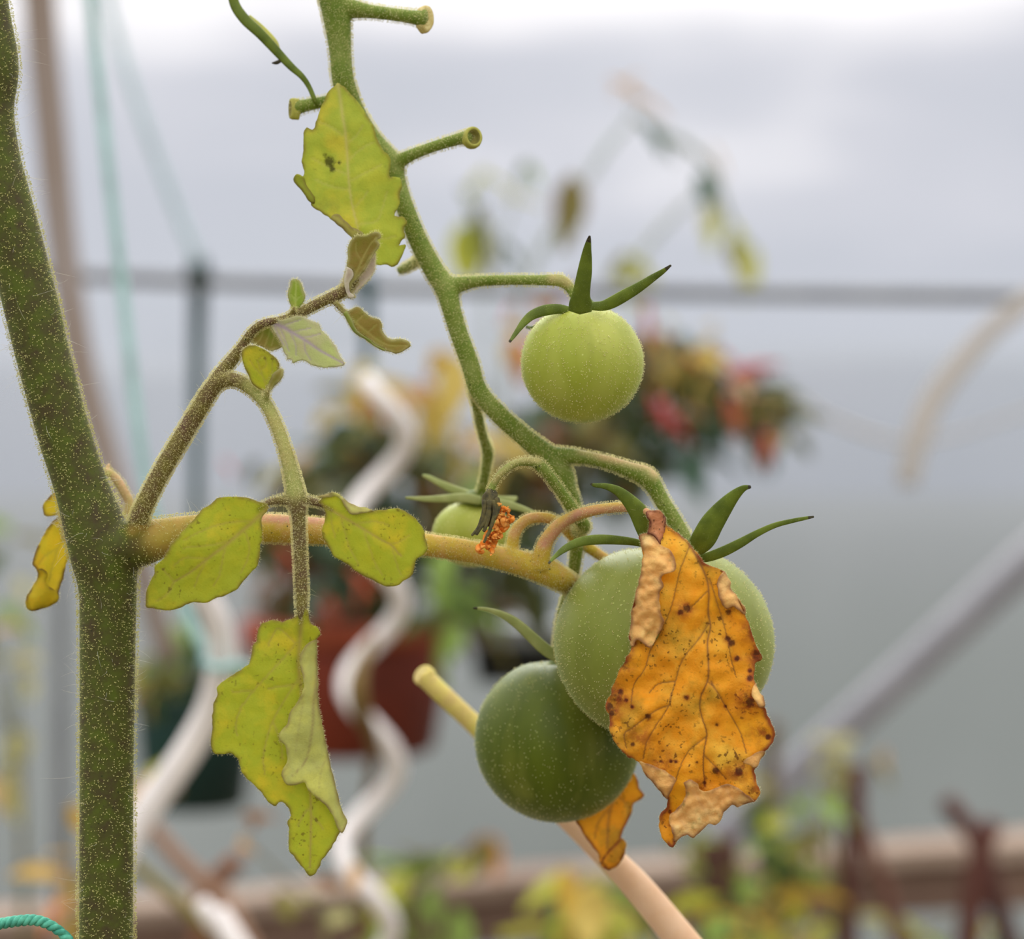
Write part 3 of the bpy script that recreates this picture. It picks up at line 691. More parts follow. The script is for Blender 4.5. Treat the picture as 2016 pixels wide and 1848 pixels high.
# black trough with a pale rim behind the two big tomatoes
bt = thing('planter_trough', P(1060, 1335, 2.54), 'black trough with pale rim behind the two large tomatoes', 'planter')
def box(x0, x1, y0, y1, Y, d):
    a, b = P(x0, y1, Y), P(x1, y0, Y); V = [(a.x, Y, a.z), (b.x, Y, a.z), (b.x, Y+d, a.z), (a.x, Y+d, a.z), (a.x-.006, Y-.006, b.z), (b.x+.006, Y-.006, b.z), (b.x+.006, Y+d, b.z), (a.x-.006, Y+d, b.z)]
    return V, [(0, 3, 2, 1), (0, 1, 5, 4), (1, 2, 6, 5), (2, 3, 7, 6), (3, 0, 4, 7), (4, 5, 6, 7)]
v, f = box(940, 1230, 1272, 1345, 2.54, .12); mk('trough_body', v, f, simple('black_plastic', lin(22, 24, 24), lin(16, 18, 18), .5, 9), bt, smooth=False)
v, f = box(925, 1245, 1232, 1270, 2.53, .14); mk('rim', v, f, simple('grey_rim', lin(160, 166, 168), lin(146, 152, 156), .5, 9), bt, smooth=False)
v, f = tube([(1080, 1240, 2.58, 8), (1080, 900, 2.58, 6), (1082, 585, 2.34, 6)], 4, ns=8); mk('hanger', v, f, strap_m, bt)

# tall pale plant reaching over the rail
tp = thing('tall_thin_plant', P(1060, 1000, 2.45), 'tall thin out-of-focus plant with sparse leaves arching above the rail', 'plant')
pale_st = simple('pale_stem', lin(206, 214, 212), lin(210, 214, 214), .7, 20, .3)
stems(tp, [tube([(960, 1100, 2.6, 10), (1000, 700, 2.6, 10), (1050, 520, 2.6, 10), (1130, 390, 2.6, 9), (1195, 290, 2.6, 9), (1245, 225, 2.6, 6), (1240, 160, 2.6, 3)], 5, ns=8), tube([(1100, 1100, 2.6, 9), (1180, 640, 2.6, 9), (1260, 500, 2.6, 10), (1340, 410, 2.6, 8), (1400, 370, 2.6, 5)], 5, ns=8),
           tube([(960, 800, 2.5, 7), (955, 560, 2.5, 6), (985, 480, 2.5, 5), (930, 400, 2.5, 4), (960, 340, 2.5, 3)], 5, ns=8), tube([(955, 560, 2.5, 4), (1010, 400, 2.5, 4), (1040, 330, 2.5, 3)], 4, ns=6)], pale_st)
gs = simple('arching_stem', lin(160, 172, 164), lin(170, 174, 158), .7, 20, .2)
stems(tp, [tube([(1245, 225, 2.6, 5), (1290, 258, 2.6, 8), (1350, 285, 2.6, 8), (1400, 330, 2.6, 7), (1420, 390, 2.6, 7), (1440, 440, 2.6, 6), (1480, 490, 2.6, 5)], 5, ns=8)], gs, 'side_stem')
for (x, y, s, c, a, w) in [(905, 370, 60, 'teal', -.8, .3), (925, 405, 110, 'yg', -1.2, .5), (935, 410, 120, 'olive', -1.1, .2), (915, 440, 90, 'yg', -1.4, 2), (955, 400, 90, 'green', -1.0, 2.4), (945, 345, 62, 'yg', -.2, .1), (960, 335, 56, 'yg', -.6, 2.8), (1035, 325, 40, 'lime', -.8, .2), (1040, 320, 36, 'green', -.4, 2), (990, 390, 60, 'pale', .1, 0), (990, 480, 46, 'green', -.6, .5), (985, 470, 40, 'green', -1, 2), (960, 510, 60, 'teal', -.3, .3), (1115, 350, 110, 'olive', -1.45, .3), (1122, 345, 100, 'brown', -1.5, 1.2), (1110, 400, 70, 'brown', -1.4, 2), (1235, 180, 70, 'peach', -.3, 0), (1200, 160, 60, 'peach', -.2, .3), (1260, 150, 50, 'peach', -.3, 3), (1265, 240, 60, 'teal', -.7, .4), (1290, 265, 50, 'green', -.6, .2), (1400, 290, 46, 'peach', -.8, 0), (1380, 340, 56, 'teal', -1, 1),
                           (1400, 420, 60, 'yg', -1.4, 0), (1405, 400, 60, 'pale', -1.3, 2), (1440, 440, 66, 'yg', -1.1, .3), (1450, 460, 56, 'olive', -1.3, 2), (1480, 490, 80, 'yg', -1.45, .2), (1475, 500, 70, 'pale', -1.5, 2), (1225, 510, 66, 'yg', -.4, 0), (1240, 500, 60, 'olive', -.6, 2.6), (1215, 530, 70, 'yg', -.9, .5), (1240, 545, 60, 'pale', -.4, 1)]:
    far_piece(FM[c], 'leaf', tp, x, y, 2.5+rb.uniform(-.05, .1), s, a, w, rb.uniform(-.5, .5))

# ------------------------------------------------------------------ low growth, stakes and timber at the bottom
dk = simple('stake_brown', lin(92, 54, 44), lin(70, 40, 34), .8, 8)
def cane(label, pts, Y, mat, cat='stake', name='wooden_stake'):
    v, f = tube([(x, y, Y, r) for x, y, r in pts], 4, ns=10); o = mk(name, v, f, mat, at=P(pts[-1][0], pts[-1][1], Y)); return tag(o, label, cat)
cane('dark stake leaning right, crossing another near the frame edge', [(1862, 1575, 18), (1929, 1668, 20), (1985, 1850, 21), (2330, 2900, 24)], 2.1, dk)
cane('dark stake leaning the other way across the crossed pair', [(1955, 1618, 20), (1929, 1690, 23), (1905, 1850, 24), (1790, 2900, 26)], 2.06, dk)
cane('upright dark stake with a dark top, third from the crossed pair', [(1690, 1508, 18), (1683, 1600, 19), (1668, 1850, 20), (1650, 2900, 22)], 2.1, dk)
cane('thin slanting stick beside the upright dark stake', [(1684, 1585, 12), (1730, 1720, 15), (1772, 1860, 16), (2020, 2900, 18)], 2.14, simple('stick_brown', lin(122, 84, 68), lin(104, 70, 58), .8, 8), name='thin_stick')
cane('grey-brown stake right behind the withered orange leaflet', [(1525, 1420, 14), (1518, 1520, 17), (1512, 1700, 19), (1500, 2950, 20)], 2.2, simple('stake_grey', lin(112, 98, 84), lin(96, 84, 66), .8, 8))
cane('squat dark brown post behind the lower foliage', [(1412, 1655, 42), (1412, 1700, 44), (1410, 2000, 44), (1410, 2900, 44)], 2.15, simple('post_brown', lin(92, 62, 46), lin(74, 50, 40), .85, 6), 'post', 'short_post')
tn_ = simple('stick_tan', lin(158, 124, 100), lin(136, 104, 84), .8, 8)
cane('tan stick leaning over the low plants by the thick stem', [(285, 1610, 14), (350, 1690, 17), (420, 1760, 20), (500, 1880, 20), (1000, 2900, 22)], 1.6, tn_, name='thin_stick')
cane('brown forked stick crossing the tan one', [(470, 1690, 18), (425, 1740, 22), (395, 1850, 22), (330, 2900, 22)], 1.64, simple('stick_fork', lin(132, 88, 62), lin(112, 76, 54), .8, 8), name='thin_stick')
cane('olive dry stem lying between the tan stick and the thick stem', [(250, 1690, 12), (310, 1740, 13), (385, 1805, 13), (520, 1960, 13), (900, 2700, 13)], 1.3, simple('stick_olive', lin(126, 114, 58), lin(108, 98, 54), .8, 8), name='dry_stem')
cane('white rod at the bottom edge beside the crossing sticks', [(395, 1775, 16), (430, 1822, 22), (480, 1880, 24), (1100, 2900, 24)], 1.2, white, 'stake', 'white_rod')
def bushy(label, base, polys, Y, stemspots=True):
    t = thing('low_plant', (P(base[0], base[1], Y).x, Y, 0), label, 'plant'); ss = []
    for (poly, n, dY, size, pal) in polys: ss += region(t, poly, max(4, int(n*.72)), Y, dY, size, pal)
    top = P(base[0], base[1], Y)
    kk = [tube([(base[0], 2400, Y, 9), (base[0]+10, (2400+base[1])/2, Y, 8), (base[0], base[1], Y, 6)], 5, ns=8)]
    g = tube_w(np.array([[P(base[0], 2400, Y).x, Y, z] for z in np.linspace(0, P(base[0], 2400, Y).z, 6)]), [9*S*Y]*6, ns=8)
    stems(t, kk+[g]+twigs((base[0], base[1], Y), ss, 4, 4), twig_g); return t
o = None
v, f = tube([(735, 1255, 1.36, 7), (716, 1300, 1.30, 13), (703, 1350, 1.27, 19), (712, 1405, 1.28, 19), (735, 1460, 1.33, 13), (728, 1540, 1.40, 10), (715, 1640, 1.41, 9), (720, 1900, 1.42, 9), (726, 3000, 1.42, 9)], 6, ns=10)
o = mk('dry_stem', v, f, simple('stem_olive_dry', lin(112, 92, 44), lin(98, 74, 38), .8, 10), at=P(726, 3000, 1.42)); tag(o, 'olive drying stem trained up the thinner white spiral stake', 'stem')
bushy('low lime-green plant beneath the folded leaflet', (820, 1800), [([(730, 1848), (720, 1760), (790, 1680), (880, 1670), (920, 1760), (890, 1880), (760, 1900)], 34, .08, 84, ['lime', 'yg', 'lime', 'yg', 'olive']), ([(860, 1660), (960, 1600), (1000, 1680), (930, 1730)], 9, .1, 60, ['olive', 'brown', 'orange'])], 2.05)
bushy('low yellow plant beside the slanting pale stalk', (1120, 1830), [([(1000, 1860), (1030, 1740), (1130, 1690), (1240, 1740), (1250, 1880), (1020, 1900)], 34, .08, 90, ['yg', 'gold', 'yellow', 'yg', 'lime', 'dark'])], 1.7)
bushy('tall yellow-green plant between the post and the upright dark stake', (1540, 1780), [([(1480, 1660), (1500, 1560), (1590, 1560), (1620, 1680), (1580, 1860), (1500, 1860)], 34, .08, 76, ['olive', 'yg', 'green', 'lime', 'olive']), ([(1480, 1720), (1560, 1700), (1560, 1820), (1500, 1830)], 8, .03, 84, ['gold', 'yellow']), ([(1590, 1500), (1680, 1490), (1670, 1620), (1600, 1650)], 10, .06, 52, ['lime', 'olive', 'pale']), ([(1560, 1780), (1640, 1760), (1640, 1870), (1540, 1880)], 10, .05, 84, ['yg', 'lime', 'yellow'])], 1.98)
bushy('mixed green plant under the curled tip of the orange leaflet', (1440, 1850), [([(1330, 1700), (1360, 1620), (1400, 1640), (1480, 1690), (1480, 1780), (1350, 1780)], 14, .05, 56, ['green', 'lime', 'olive']), ([(1280, 1780), (1380, 1780), (1500, 1800), (1520, 1880), (1300, 1890)], 22, .06, 78, ['yg', 'lime', 'dark', 'gold', 'green'])], 1.68)
bushy('faint green plant at the foot of the crossed stakes', (1800, 1850), [([(1690, 1830), (1760, 1790), (1900, 1830), (2030, 1800), (2030, 1900), (1700, 1900)], 20, .05, 72, ['lime', 'yg', 'pale', 'green'])], 2.38)
bushy('dry brownish plant with seed heads over the upright dark stake', (1640, 1600), [([(1600, 1460), (1650, 1455), (1660, 1500), (1610, 1510)], 6, .02, 38, ['peach', 'pale']), ([(1710, 1470), (1770, 1470), (1770, 1540), (1720, 1550)], 6, .02, 36, ['peach', 'olive', 'brown'])], 2.3)
bushy('sparse yellowing plant low behind the folded leaflet', (640, 1800), [([(520, 1840), (540, 1700), (620, 1640), (700, 1700), (700, 1850)], 10, .1, 52, ['pale', 'olive', 'peach', 'brown']), ([(440, 1620), (500, 1560), (520, 1660), (470, 1700)], 6, .05, 44, ['peach', 'brown'])], 1.22)
bushy('yellow-leaved plant right behind the thick stem base', (150, 1750), [([(268, 1600), (305, 1450), (335, 1430), (330, 1500), (290, 1610)], 9, .03, 46, ['gold', 'yellow', 'yg', 'peach']), ([(120, 1580), (165, 1560), (165, 1720), (120, 1740)], 8, .04, 70, ['gold', 'yellow', 'gold']), ([(120, 1690), (200, 1680), (180, 1780), (120, 1790)], 6, .04, 66, ['gold', 'orange'])], 1.5)
bushy('hazy greenish plant at the margin beyond the thick stem', (40, 1500), [([(-40, 1000), (60, 980), (110, 1060), (100, 1280), (40, 1400), (-40, 1400)], 22, .1, 62, ['lime', 'pale', 'olive', 'green', 'peach']), ([(-40, 1420), (60, 1400), (80, 1560), (-40, 1640)], 12, .1, 62, ['pale', 'olive', 'peach'])], 2.4)
# ------------------------------------------------------------------ tomato plant
def pxof(V): return np.stack([V[:, 0]/(S*V[:, 1])+W/2, H/2-(V[:, 2]-CAMZ)/(S*V[:, 1])], 1)
def warm_attr(V, spots):
    p = pxof(V); w = np.zeros(len(V))
    for (line, r, st) in spots: w = np.maximum(w, st*np.exp(-(seg_dist(p, line)[0]/r)**2))
    return w
plant = thing('tomato_plant', (P(212, 1200, .456).x, .456, 0), 'hairy green tomato plant with thick upright stem and yellowing leaves, tomatoes hanging from it', 'plant')
YM = .456
main_pts = [(-120, -620, YM, 54), (-80, -300, YM, 54), (-37, 0, YM, 52), (-24, 125, YM, 60), (-28, 210, YM, 55), (-18, 300, YM, 55), (2, 375, YM, 54), (27, 466, YM, 54), (47, 545, YM, 54), (66, 621, YM, 54), (84, 697, YM, 53), (125, 850, YM, 52), (160, 958, YM, 53), (190, 1050, YM, 62), (206, 1105, YM, 64), (212, 1160, YM, 57), (212, 1250, YM, 55), (210, 1500, YM, 53), (209, 1848, YM, 53), (208, 2300, YM, 54)]
# the stem goes on down to the soil
g0 = P(208, 2300, YM); low = np.linspace(g0.z, 0.0, 8)
lowC = [Vector((g0.x, YM, z)) for z in low]
base_tubes = [tube(main_pts, 8, ns=28), tube_w(lowC, [54*S*YM]*8, ns=20),
              tube([(170, 1085, YM, 48), (225, 1078, .455, 50), (268, 1070, .4545, 48), (305, 1062, .4545, 42), (345, 1050, .455, 34), (380, 1042, .455, 29.5), (425, 1037, .4555, 28.6)], 5, ns=20),
              tube([(250, 1080, .453, 26), (270, 1035, .451, 20), (282, 1000, .450, 17.5)], 5, ns=18)]
V, F = fuse(base_tubes, .0006, 8)
p_ = pxof(V); V = V + 0
wa = warm_attr(V, [([(330, 1045), (430, 1040)], 60, 1.0), ([(262, 1045), (285, 1035)], 18, .6)])
stem = mk('main_stem', V, F, M['stem'], plant, attrs={'warm': wa})
Pn, Nn, ar = tri_sample(V, F, 90000, rng); k = inframe(Pn); Pn, Nn = Pn[k], Nn[k]
front = Nn[:, 1] < .45; Pn, Nn = Pn[front], Nn[front]
print('stem hairs', len(Pn))
Pn, Nn = Pn[:19000], Nn[:19000]
hl = [fuzz_arrays(Pn, Nn, .0006, .00003, .00012, rng, .28)]
P3, N3, ar = tri_sample(V, F, 90000, rng); k = inframe(P3) & (np.abs(N3[:, 1]) < .30); hl.append(fuzz_arrays(P3[k][:8000], N3[k][:8000], .0007, .00003, .00012, rng, .25))
hairs_part(hl, M['hair_dot'], stem)
Pn, Nn, ar = tri_sample(V, F, 9000, rng); k = inframe(Pn) & (Nn[:, 1] < .35) & ((Nn[:, 1] > -.55) | (rng.random(len(Pn)) < .12)); Pn, Nn = Pn[k][:330], Nn[k][:330]
hairs_part([long_hairs(Pn, Nn, .0042, .000035, rng)], M['hair_w'], stem, 'long_hairs')

def organ(name, tubes, mat, parent, voxel=.0004, it=5, n=2500, hl=.0003, nl=60, ll=.0028, warm=(), label=None, hm='hair', tip=.00005):
    V, F = fuse(tubes, voxel, it)
    o = mk(name, V, F, mat, parent, attrs={'warm': warm_attr(V, warm) if warm else np.zeros(len(V))}, label=label)
    hv = []
    if n:
        Pn, Nn, _ = tri_sample(V, F, n, rng); k = inframe(Pn) & (Nn[:, 1] < .6)
        hv.append(fuzz_arrays(Pn[k], Nn[k], hl*1.5, .00003, tip*1.5, rng, .3))
    if n:
        Pn, Nn, _ = tri_sample(V, F, int(n*2.2), rng); k = inframe(Pn) & (np.abs(Nn[:, 1]) < .35)
        hv.append(fuzz_arrays(Pn[k], Nn[k], hl*1.7, .00003, tip*1.4, rng, .3))
    if nl:
        Pn, Nn, _ = tri_sample(V, F, nl, rng); k = inframe(Pn)
        if k.any(): hv.append(long_hairs(Pn[k], Nn[k], ll, .000028, rng))
    o['_h'] = 1; return o, hv

# --- leaf stalk rising from the axil, arching over into a hanging three-part leaf
pet = [tube([(272, 1030, .451, 20), (282, 1000, .450, 18.5), (320, 925, .4495, 18), (366, 848, .449, 17.5), (402, 788, .4485, 17), (424, 757, .448, 16), (446, 747, .447, 14.5), (470, 750, .446, 13.5), (497, 767, .445, 13), (520, 790, .444, 12.5), (537, 820, .443, 12.5), (553, 860, .442, 13), (567, 905, .441, 14), (578, 950, .4405, 16.5), (584, 985, .440, 19), (588, 1020, .440, 14), (591, 1094, .440, 12.5), (594, 1170, .440, 12), (593, 1205, .4398, 10), (590, 1232, .4402, 5), (588, 1244, .4408, 2)], 6, ns=16),
       tube([(414, 770, .4485, 13), (430, 740, .448, 13), (455, 711, .448, 12.5), (478, 680, .4475, 10), (494, 655, .447, 8.5), (510, 641, .4465, 8.5), (527, 634, .4465, 8), (560, 628, .4475, 8.5), (590, 616, .4485, 10), (615, 603, .449, 11), (645, 588, .449, 11), (674, 575, .449, 11.5), (690, 562, .449, 9), (705, 548, .4488, 5)], 6, ns=16),
       tube([(578, 984, .4405, 12), (560, 984, .440, 9.5), (540, 986, .4395, 8), (520, 993, .439, 6), (505, 1004, .439, 4)], 5, ns=12),
       tube([(590, 984, .4405, 12), (612, 986, .441, 9), (632, 992, .4405, 7), (655, 1003, .440, 5)], 5, ns=12),
       tube([(523, 789, .443, 6), (525, 775, .442, 6.5), (526, 765, .4415, 5)], 5, ns=10),
       tube([(658, 594, .449, 6), (668, 604, .4485, 6), (678, 616, .4475, 4.5)], 5, ns=10),
       tube([(600, 612, .449, 6), (588, 622, .4485, 6), (580, 622, .448, 4)], 5, ns=10),
       tube([(566, 626, .4475, 5), (574, 617, .447, 5), (580, 605, .4465, 4)], 5, ns=10)]
petiole, ph = organ('leaf_stalk', pet, M['petiole'], plant, .00034, 4, 11000, .00028, 420, .0020, warm=[([(500, 765), (553, 860), (578, 960)], 30, .8)])
leafhairs = list(ph)

def crop_vn(c, l, w, s=1, h=.25): return vn(crop(*c, l), w, s, h)
# left leaflet
c = (260, 940, 3.2516)
lv = [crop_vn(c, [(880, 180), (820, 240), (700, 345), (600, 430), (480, 520), (380, 600), (270, 665)], 5.5, 1, .35)]
for l in ([(760, 275), (600, 290), (450, 340), (330, 400)], [(640, 395), (520, 430), (400, 440), (330, 450)], [(500, 510), (430, 515), (340, 510), (270, 560)], [(720, 330), (750, 430), (740, 520), (700, 610)], [(600, 430), (580, 520), (560, 620), (520, 690)], [(480, 520), (430, 620), (400, 700)], [(270, 665), (230, 620), (190, 580)], [(270, 665), (230, 740), (160, 790)]):
    lv.append(crop_vn(c, l, 2.6, .55, .18))
lf = Leaf(.4385, [(515, 1000, 0), (400, 1080, -1.2), (330, 1170, .4), (400, 980, 1.6), (500, 1110, 1.4), (300, 1190, 1.5)], 4.2, lv, .45, 1, .8)
lf.sheet(crop(*c, [(868, 170), (800, 150), (740, 130), (650, 122), (560, 128), (525, 148), (490, 180), (455, 198), (410, 250), (350, 315), (300, 370), (250, 430), (220, 490), (190, 530), (148, 565), (143, 610), (115, 670), (95, 720), (88, 780), (95, 828), (150, 840), (220, 850), (300, 835), (380, 800), (460, 802), (530, 775), (590, 755), (650, 728), (680, 710), (705, 670), (760, 610), (800, 560), (817, 500), (822, 430), (832, 400), (833, 330), (828, 265), (845, 235), (872, 200)]), spots=[(460, 1168, 9, .9), (415, 1140, 14, .5)])
lf.build('leaflet', [M['leaf_d']], petiole, 'oval olive-yellow leaflet in front of the thick stem'); leafhairs += lf.rim_hairs(rng, 1)
# right leaflet
lv = [crop_vn(c, [(1190, 165), (1220, 180), (1300, 220), (1400, 280), (1500, 340), (1600, 400), (1660, 432), (1720, 500)], 4.5, 1, .35)]
for l in ([(1330, 240), (1360, 330), (1390, 440), (1450, 560)], [(1480, 330), (1520, 450), (1560, 560), (1600, 620)], [(1640, 425), (1710, 410), (1770, 370)], [(1430, 295), (1550, 280), (1640, 300)], [(1660, 432), (1690, 540), (1720, 620)], [(1270, 205), (1280, 300), (1300, 380)]):
    lv.append(crop_vn(c, l, 2.5, .5, .18))
lf = Leaf(.4395, [(640, 995, 0), (720, 1050, -1.4), (800, 1120, 1.2), (740, 1000, -.2), (650, 1070, 1.6), (830, 1060, 1.8)], 4.2, lv, .4, 2, .6)
lf.sheet(crop(*c, [(1190, 155), (1215, 132), (1250, 110), (1300, 100), (1335, 118), (1365, 165), (1400, 205), (1440, 212), (1540, 210), (1620, 205), (1700, 198), (1760, 223), (1820, 270), (1865, 330), (1878, 390), (1892, 430), (1880, 480), (1830, 512), (1810, 560), (1795, 620), (1740, 660), (1700, 690), (1640, 697), (1600, 690), (1540, 655), (1450, 610), (1400, 570), (1340, 530), (1290, 500), (1250, 430), (1220, 380), (1217, 330), (1235, 270), (1240, 225), (1225, 192)]), spots=[(818, 1110, 7, .5)])
fl = crop(*c, [(1325, 110), (1365, 160), (1440, 200), (1540, 212)])
lf.sheet(crop(*c, [(1180, 125), (1215, 112), (1250, 102), (1300, 98), (1345, 122), (1400, 168), (1450, 186), (1500, 194), (1545, 212), (1470, 228), (1402, 236), (1375, 205), (1345, 150), (1300, 118), (1230, 128)]), 1, fold=crop(*c, [(1250, 100), (1345, 122), (1400, 168), (1545, 205)]), h=1.0, lam=9)
lf.build('leaflet', [M['leaf_d'], M['leaf_pale']], petiole, 'oval yellow-green leaflet with a pale rolled upper edge'); leafhairs += lf.rim_hairs(rng, 1)
# big hanging end leaflet
c = (380, 1180, 3.186)
lv = [crop_vn(c, [(680, 60), (680, 130), (675, 200), (665, 330), (663, 430), (690, 650), (710, 900), (725, 1100), (735, 1200), (740, 1350), (738, 1500), (735, 1680)], 5, 1, .4)]
for l in ([(665, 250), (600, 330), (500, 440), (380, 570), (300, 680), (268, 780), (275, 850)], [(665, 480), (640, 530), (560, 650), (500, 760), (460, 880), (440, 1000), (450, 1090)], [(640, 270), (540, 180), (500, 230), (470, 290)], [(620, 535), (540, 545), (470, 560)], [(380, 570), (300, 575), (245, 575)], [(740, 1300), (690, 1350), (660, 1420)], [(740, 1350), (780, 1390), (815, 1440)], [(500, 760), (550, 900), (560, 1000)]):
    lv.append(crop_vn(c, l, 2.8, .6, .25))
lf = Leaf(.4390, [(590, 1215, 0), (540, 1350, .2), (430, 1400, -2.2), (470, 1500, -1.0), (590, 1400, 1.2), (625, 1300, 2.4), (650, 1500, 2.6), (690, 1610, 2.0), (610, 1700, -.4), (560, 1580, -.2)], 4.4, lv, .6, 3)
lf.sheet(crop(*c, [(668, 45), (655, 85), (630, 112), (600, 125), (560, 140), (500, 128), (430, 155), (405, 200), (400, 260), (375, 290), (365, 360), (345, 410), (290, 445), (210, 500), (150, 545), (155, 590), (130, 650), (120, 740), (118, 830), (113, 915), (138, 965), (190, 970), (238, 962), (285, 1010), (310, 1090), (370, 1150), (420, 1200), (470, 1262), (515, 1297), (552, 1268), (590, 1295), (613, 1350), (590, 1395), (605, 1450), (600, 1560), (640, 1620), (690, 1680), (730, 1735), (772, 1715), (800, 1650), (850, 1580), (900, 1500), (922, 1455), (960, 1400), (928, 1320), (898, 1200), (868, 1080), (838, 950), (808, 800), (783, 650), (777, 500), (773, 380), (772, 262), (797, 210), (775, 170), (738, 150), (726, 100), (700, 50)]), rag=1.6, spots=[(608, 1715, 20, .5), (566, 1300, 3, .9)])
fold = crop(*c, [(775, 250), (777, 380), (783, 500), (788, 650), (812, 800), (842, 950), (872, 1080), (902, 1200), (932, 1320), (965, 1400)])
sv = lf.veins
lf.veins = [crop_vn(c, [(780, 480), (755, 650), (748, 800), (710, 1000), (620, 1110)], 3.4, .9, .3), crop_vn(c, [(690, 640), (650, 900), (640, 980)], 2.2, .4), crop_vn(c, [(830, 1000), (800, 1090), (790, 1190)], 2.2, .5), crop_vn(c, [(750, 1000), (770, 1050), (830, 1060)], 2, .3)]
lf.sheet(crop(*c, [(775, 250), (720, 275), (680, 330), (668, 400), (690, 480), (692, 560), (652, 650), (610, 700), (590, 780), (545, 832), (542, 880), (577, 920), (592, 1010), (558, 1070), (560, 1112), (590, 1162), (650, 1162), (700, 1145), (718, 1190), (770, 1240), (830, 1290), (880, 1360), (900, 1420), (935, 1464), (966, 1410), (966, 1385), (932, 1320), (902, 1200), (872, 1080), (842, 950), (812, 800), (787, 650), (782, 500), (777, 380)]), 1, fold=fold, h=2.6, lam=22, rag=1.0, crinkle=.1)
lf.build('leaflet', [M['leaf_d'], M['leaf_pale']], petiole, 'large hanging yellow-green leaflet folded over to its pale underside'); leafhairs += lf.rim_hairs(rng, 1)

# --- young crumpled leaflets on the upper stalk
c = (380, 440, 4.017)
def small(Y0, ctrl, veins, sheets, mats, label, wave=.25, seed=5, sp=3.2):
    l = Leaf(Y0, ctrl, sp, [crop_vn(c, v[0], v[1], v[2], .15) for v in veins], wave, seed)
    for s_ in sheets:
        kw = dict(s_[2]) if len(s_) > 2 else {}
        if 'fold' in kw: kw['fold'] = crop(*c, kw['fold'])
        l.sheet(crop(*c, s_[0]), s_[1], edge_w=4, rag=.8, **kw)
    l.build('leaflet', mats, petiole, label, .00015); leafhairs.extend(l.rim_hairs(rng, 3, .00045 if True else 0, .000028)); return l
small(.4485, [(690, 570, 0), (700, 500, -.5), (745, 470, -2.0), (690, 520, -1.2)],
      [([(1240, 540), (1280, 420), (1340, 280), (1400, 170), (1450, 110)], 3.5, .8), ([(1300, 360), (1350, 330), (1410, 250)], 2, .5), ([(1330, 290), (1290, 220), (1290, 150)], 2, .5)],
      [([(1440, 220), (1447, 310), (1432, 380), (1382, 455), (1320, 515), (1275, 560), (1283, 580), (1240, 590), (1212, 565), (1160, 520), (1165, 480), (1190, 430), (1215, 360), (1260, 370), (1330, 330), (1400, 260)], 1, dict(offset=1.2)),
       ([(1300, 92), (1370, 95), (1440, 62), (1482, 80), (1482, 112), (1452, 130), (1478, 160), (1466, 192), (1432, 240), (1392, 310), (1342, 390), (1292, 440), (1258, 480), (1243, 540), (1228, 500), (1232, 468), (1268, 410), (1258, 368), (1217, 335), (1226, 270), (1224, 200), (1250, 132)], 0, dict(offset=-.3)),
       ([(1215, 340), (1258, 365), (1270, 410), (1235, 470), (1242, 545), (1272, 565), (1262, 590), (1225, 575), (1205, 520), (1195, 450)], 1, dict(offset=-.6))],
      [M['leaf_dark'], M['leaf_pink']], 'cupped dark olive leaflet tip with downy pinkish back', seed=6)
small(.4485, [(583, 620, 0), (585, 560, -.8)], [([(812, 700), (810, 600), (815, 500), (812, 450)], 3, .6), ([(810, 620), (850, 570)], 2, .4), ([(810, 620), (775, 560)], 2, .4)],
      [([(775, 450), (802, 438), (840, 450), (862, 490), (872, 530), (888, 575), (870, 625), (842, 665), (826, 735), (800, 735), (785, 700), (775, 650), (757, 605), (750, 545), (768, 485)], 0)], [M['leaf_fresh']], 'tiny upright green leaflet on top of the arched stalk', seed=7)
small(.4475, [(680, 612, 0), (720, 640, -1.2), (800, 680, .4), (740, 670, .6)],
      [([(1150, 640), (1230, 720), (1310, 800), (1420, 890), (1540, 960), (1700, 965)], 3.5, .6), ([(1290, 780), (1350, 720)], 2, .5), ([(1380, 860), (1450, 800)], 2, .5)],
      [([(1118, 625), (1150, 622), (1215, 690), (1250, 678), (1298, 655), (1345, 690), (1400, 735), (1470, 760), (1492, 800), (1498, 850), (1560, 912), (1640, 910), (1700, 930), (1722, 965), (1690, 992), (1610, 1026), (1520, 1000), (1440, 960), (1380, 912), (1290, 862), (1248, 810), (1213, 745), (1180, 700), (1140, 650)], 0),
       ([(1215, 690), (1255, 760), (1300, 850), (1380, 905), (1440, 955), (1520, 995), (1500, 1003), (1430, 965), (1370, 920), (1285, 868), (1243, 815), (1207, 745), (1190, 710)], 1, dict(fold=[(1190, 710), (1285, 868), (1370, 920), (1500, 1003)], h=.8, lam=5))],
      [M['leaf_dark'], M['leaf_fresh']], 'narrow twisted leaflet hanging under the stalk tip', seed=8)
small(.4465, [(530, 632, 0), (600, 670, -1.4), (675, 718, 0), (570, 700, .3), (620, 630, .4)],
      [([(585, 772), (700, 812), (800, 870), (900, 930), (1000, 1000), (1090, 1050), (1190, 1105)], 5, 1)] + [(q, 2.2, .6) for q in ([(700, 812), (790, 780), (850, 760)], [(790, 860), (860, 840), (930, 830)], [(860, 900), (940, 890), (1010, 870)], [(680, 810), (720, 900), (760, 1010)], [(760, 850), (810, 950), (815, 1040)], [(880, 925), (890, 1010), (930, 1080)], [(640, 800), (680, 890), (720, 960)])],
      [([(575, 768), (640, 750), (700, 762), (760, 745), (850, 728), (900, 758), (990, 790), (1012, 840), (1072, 900), (1132, 982), (1160, 1040), (1198, 1110), (1150, 1128), (1080, 1138), (1010, 1136), (930, 1110), (862, 1078), (792, 1103), (780, 1070), (742, 1075), (745, 1050), (718, 1018), (700, 960), (650, 870), (608, 805)], 0)],
      [M['leaf_grey']], 'pointed pale leaflet with a violet midrib seen from below', seed=9)
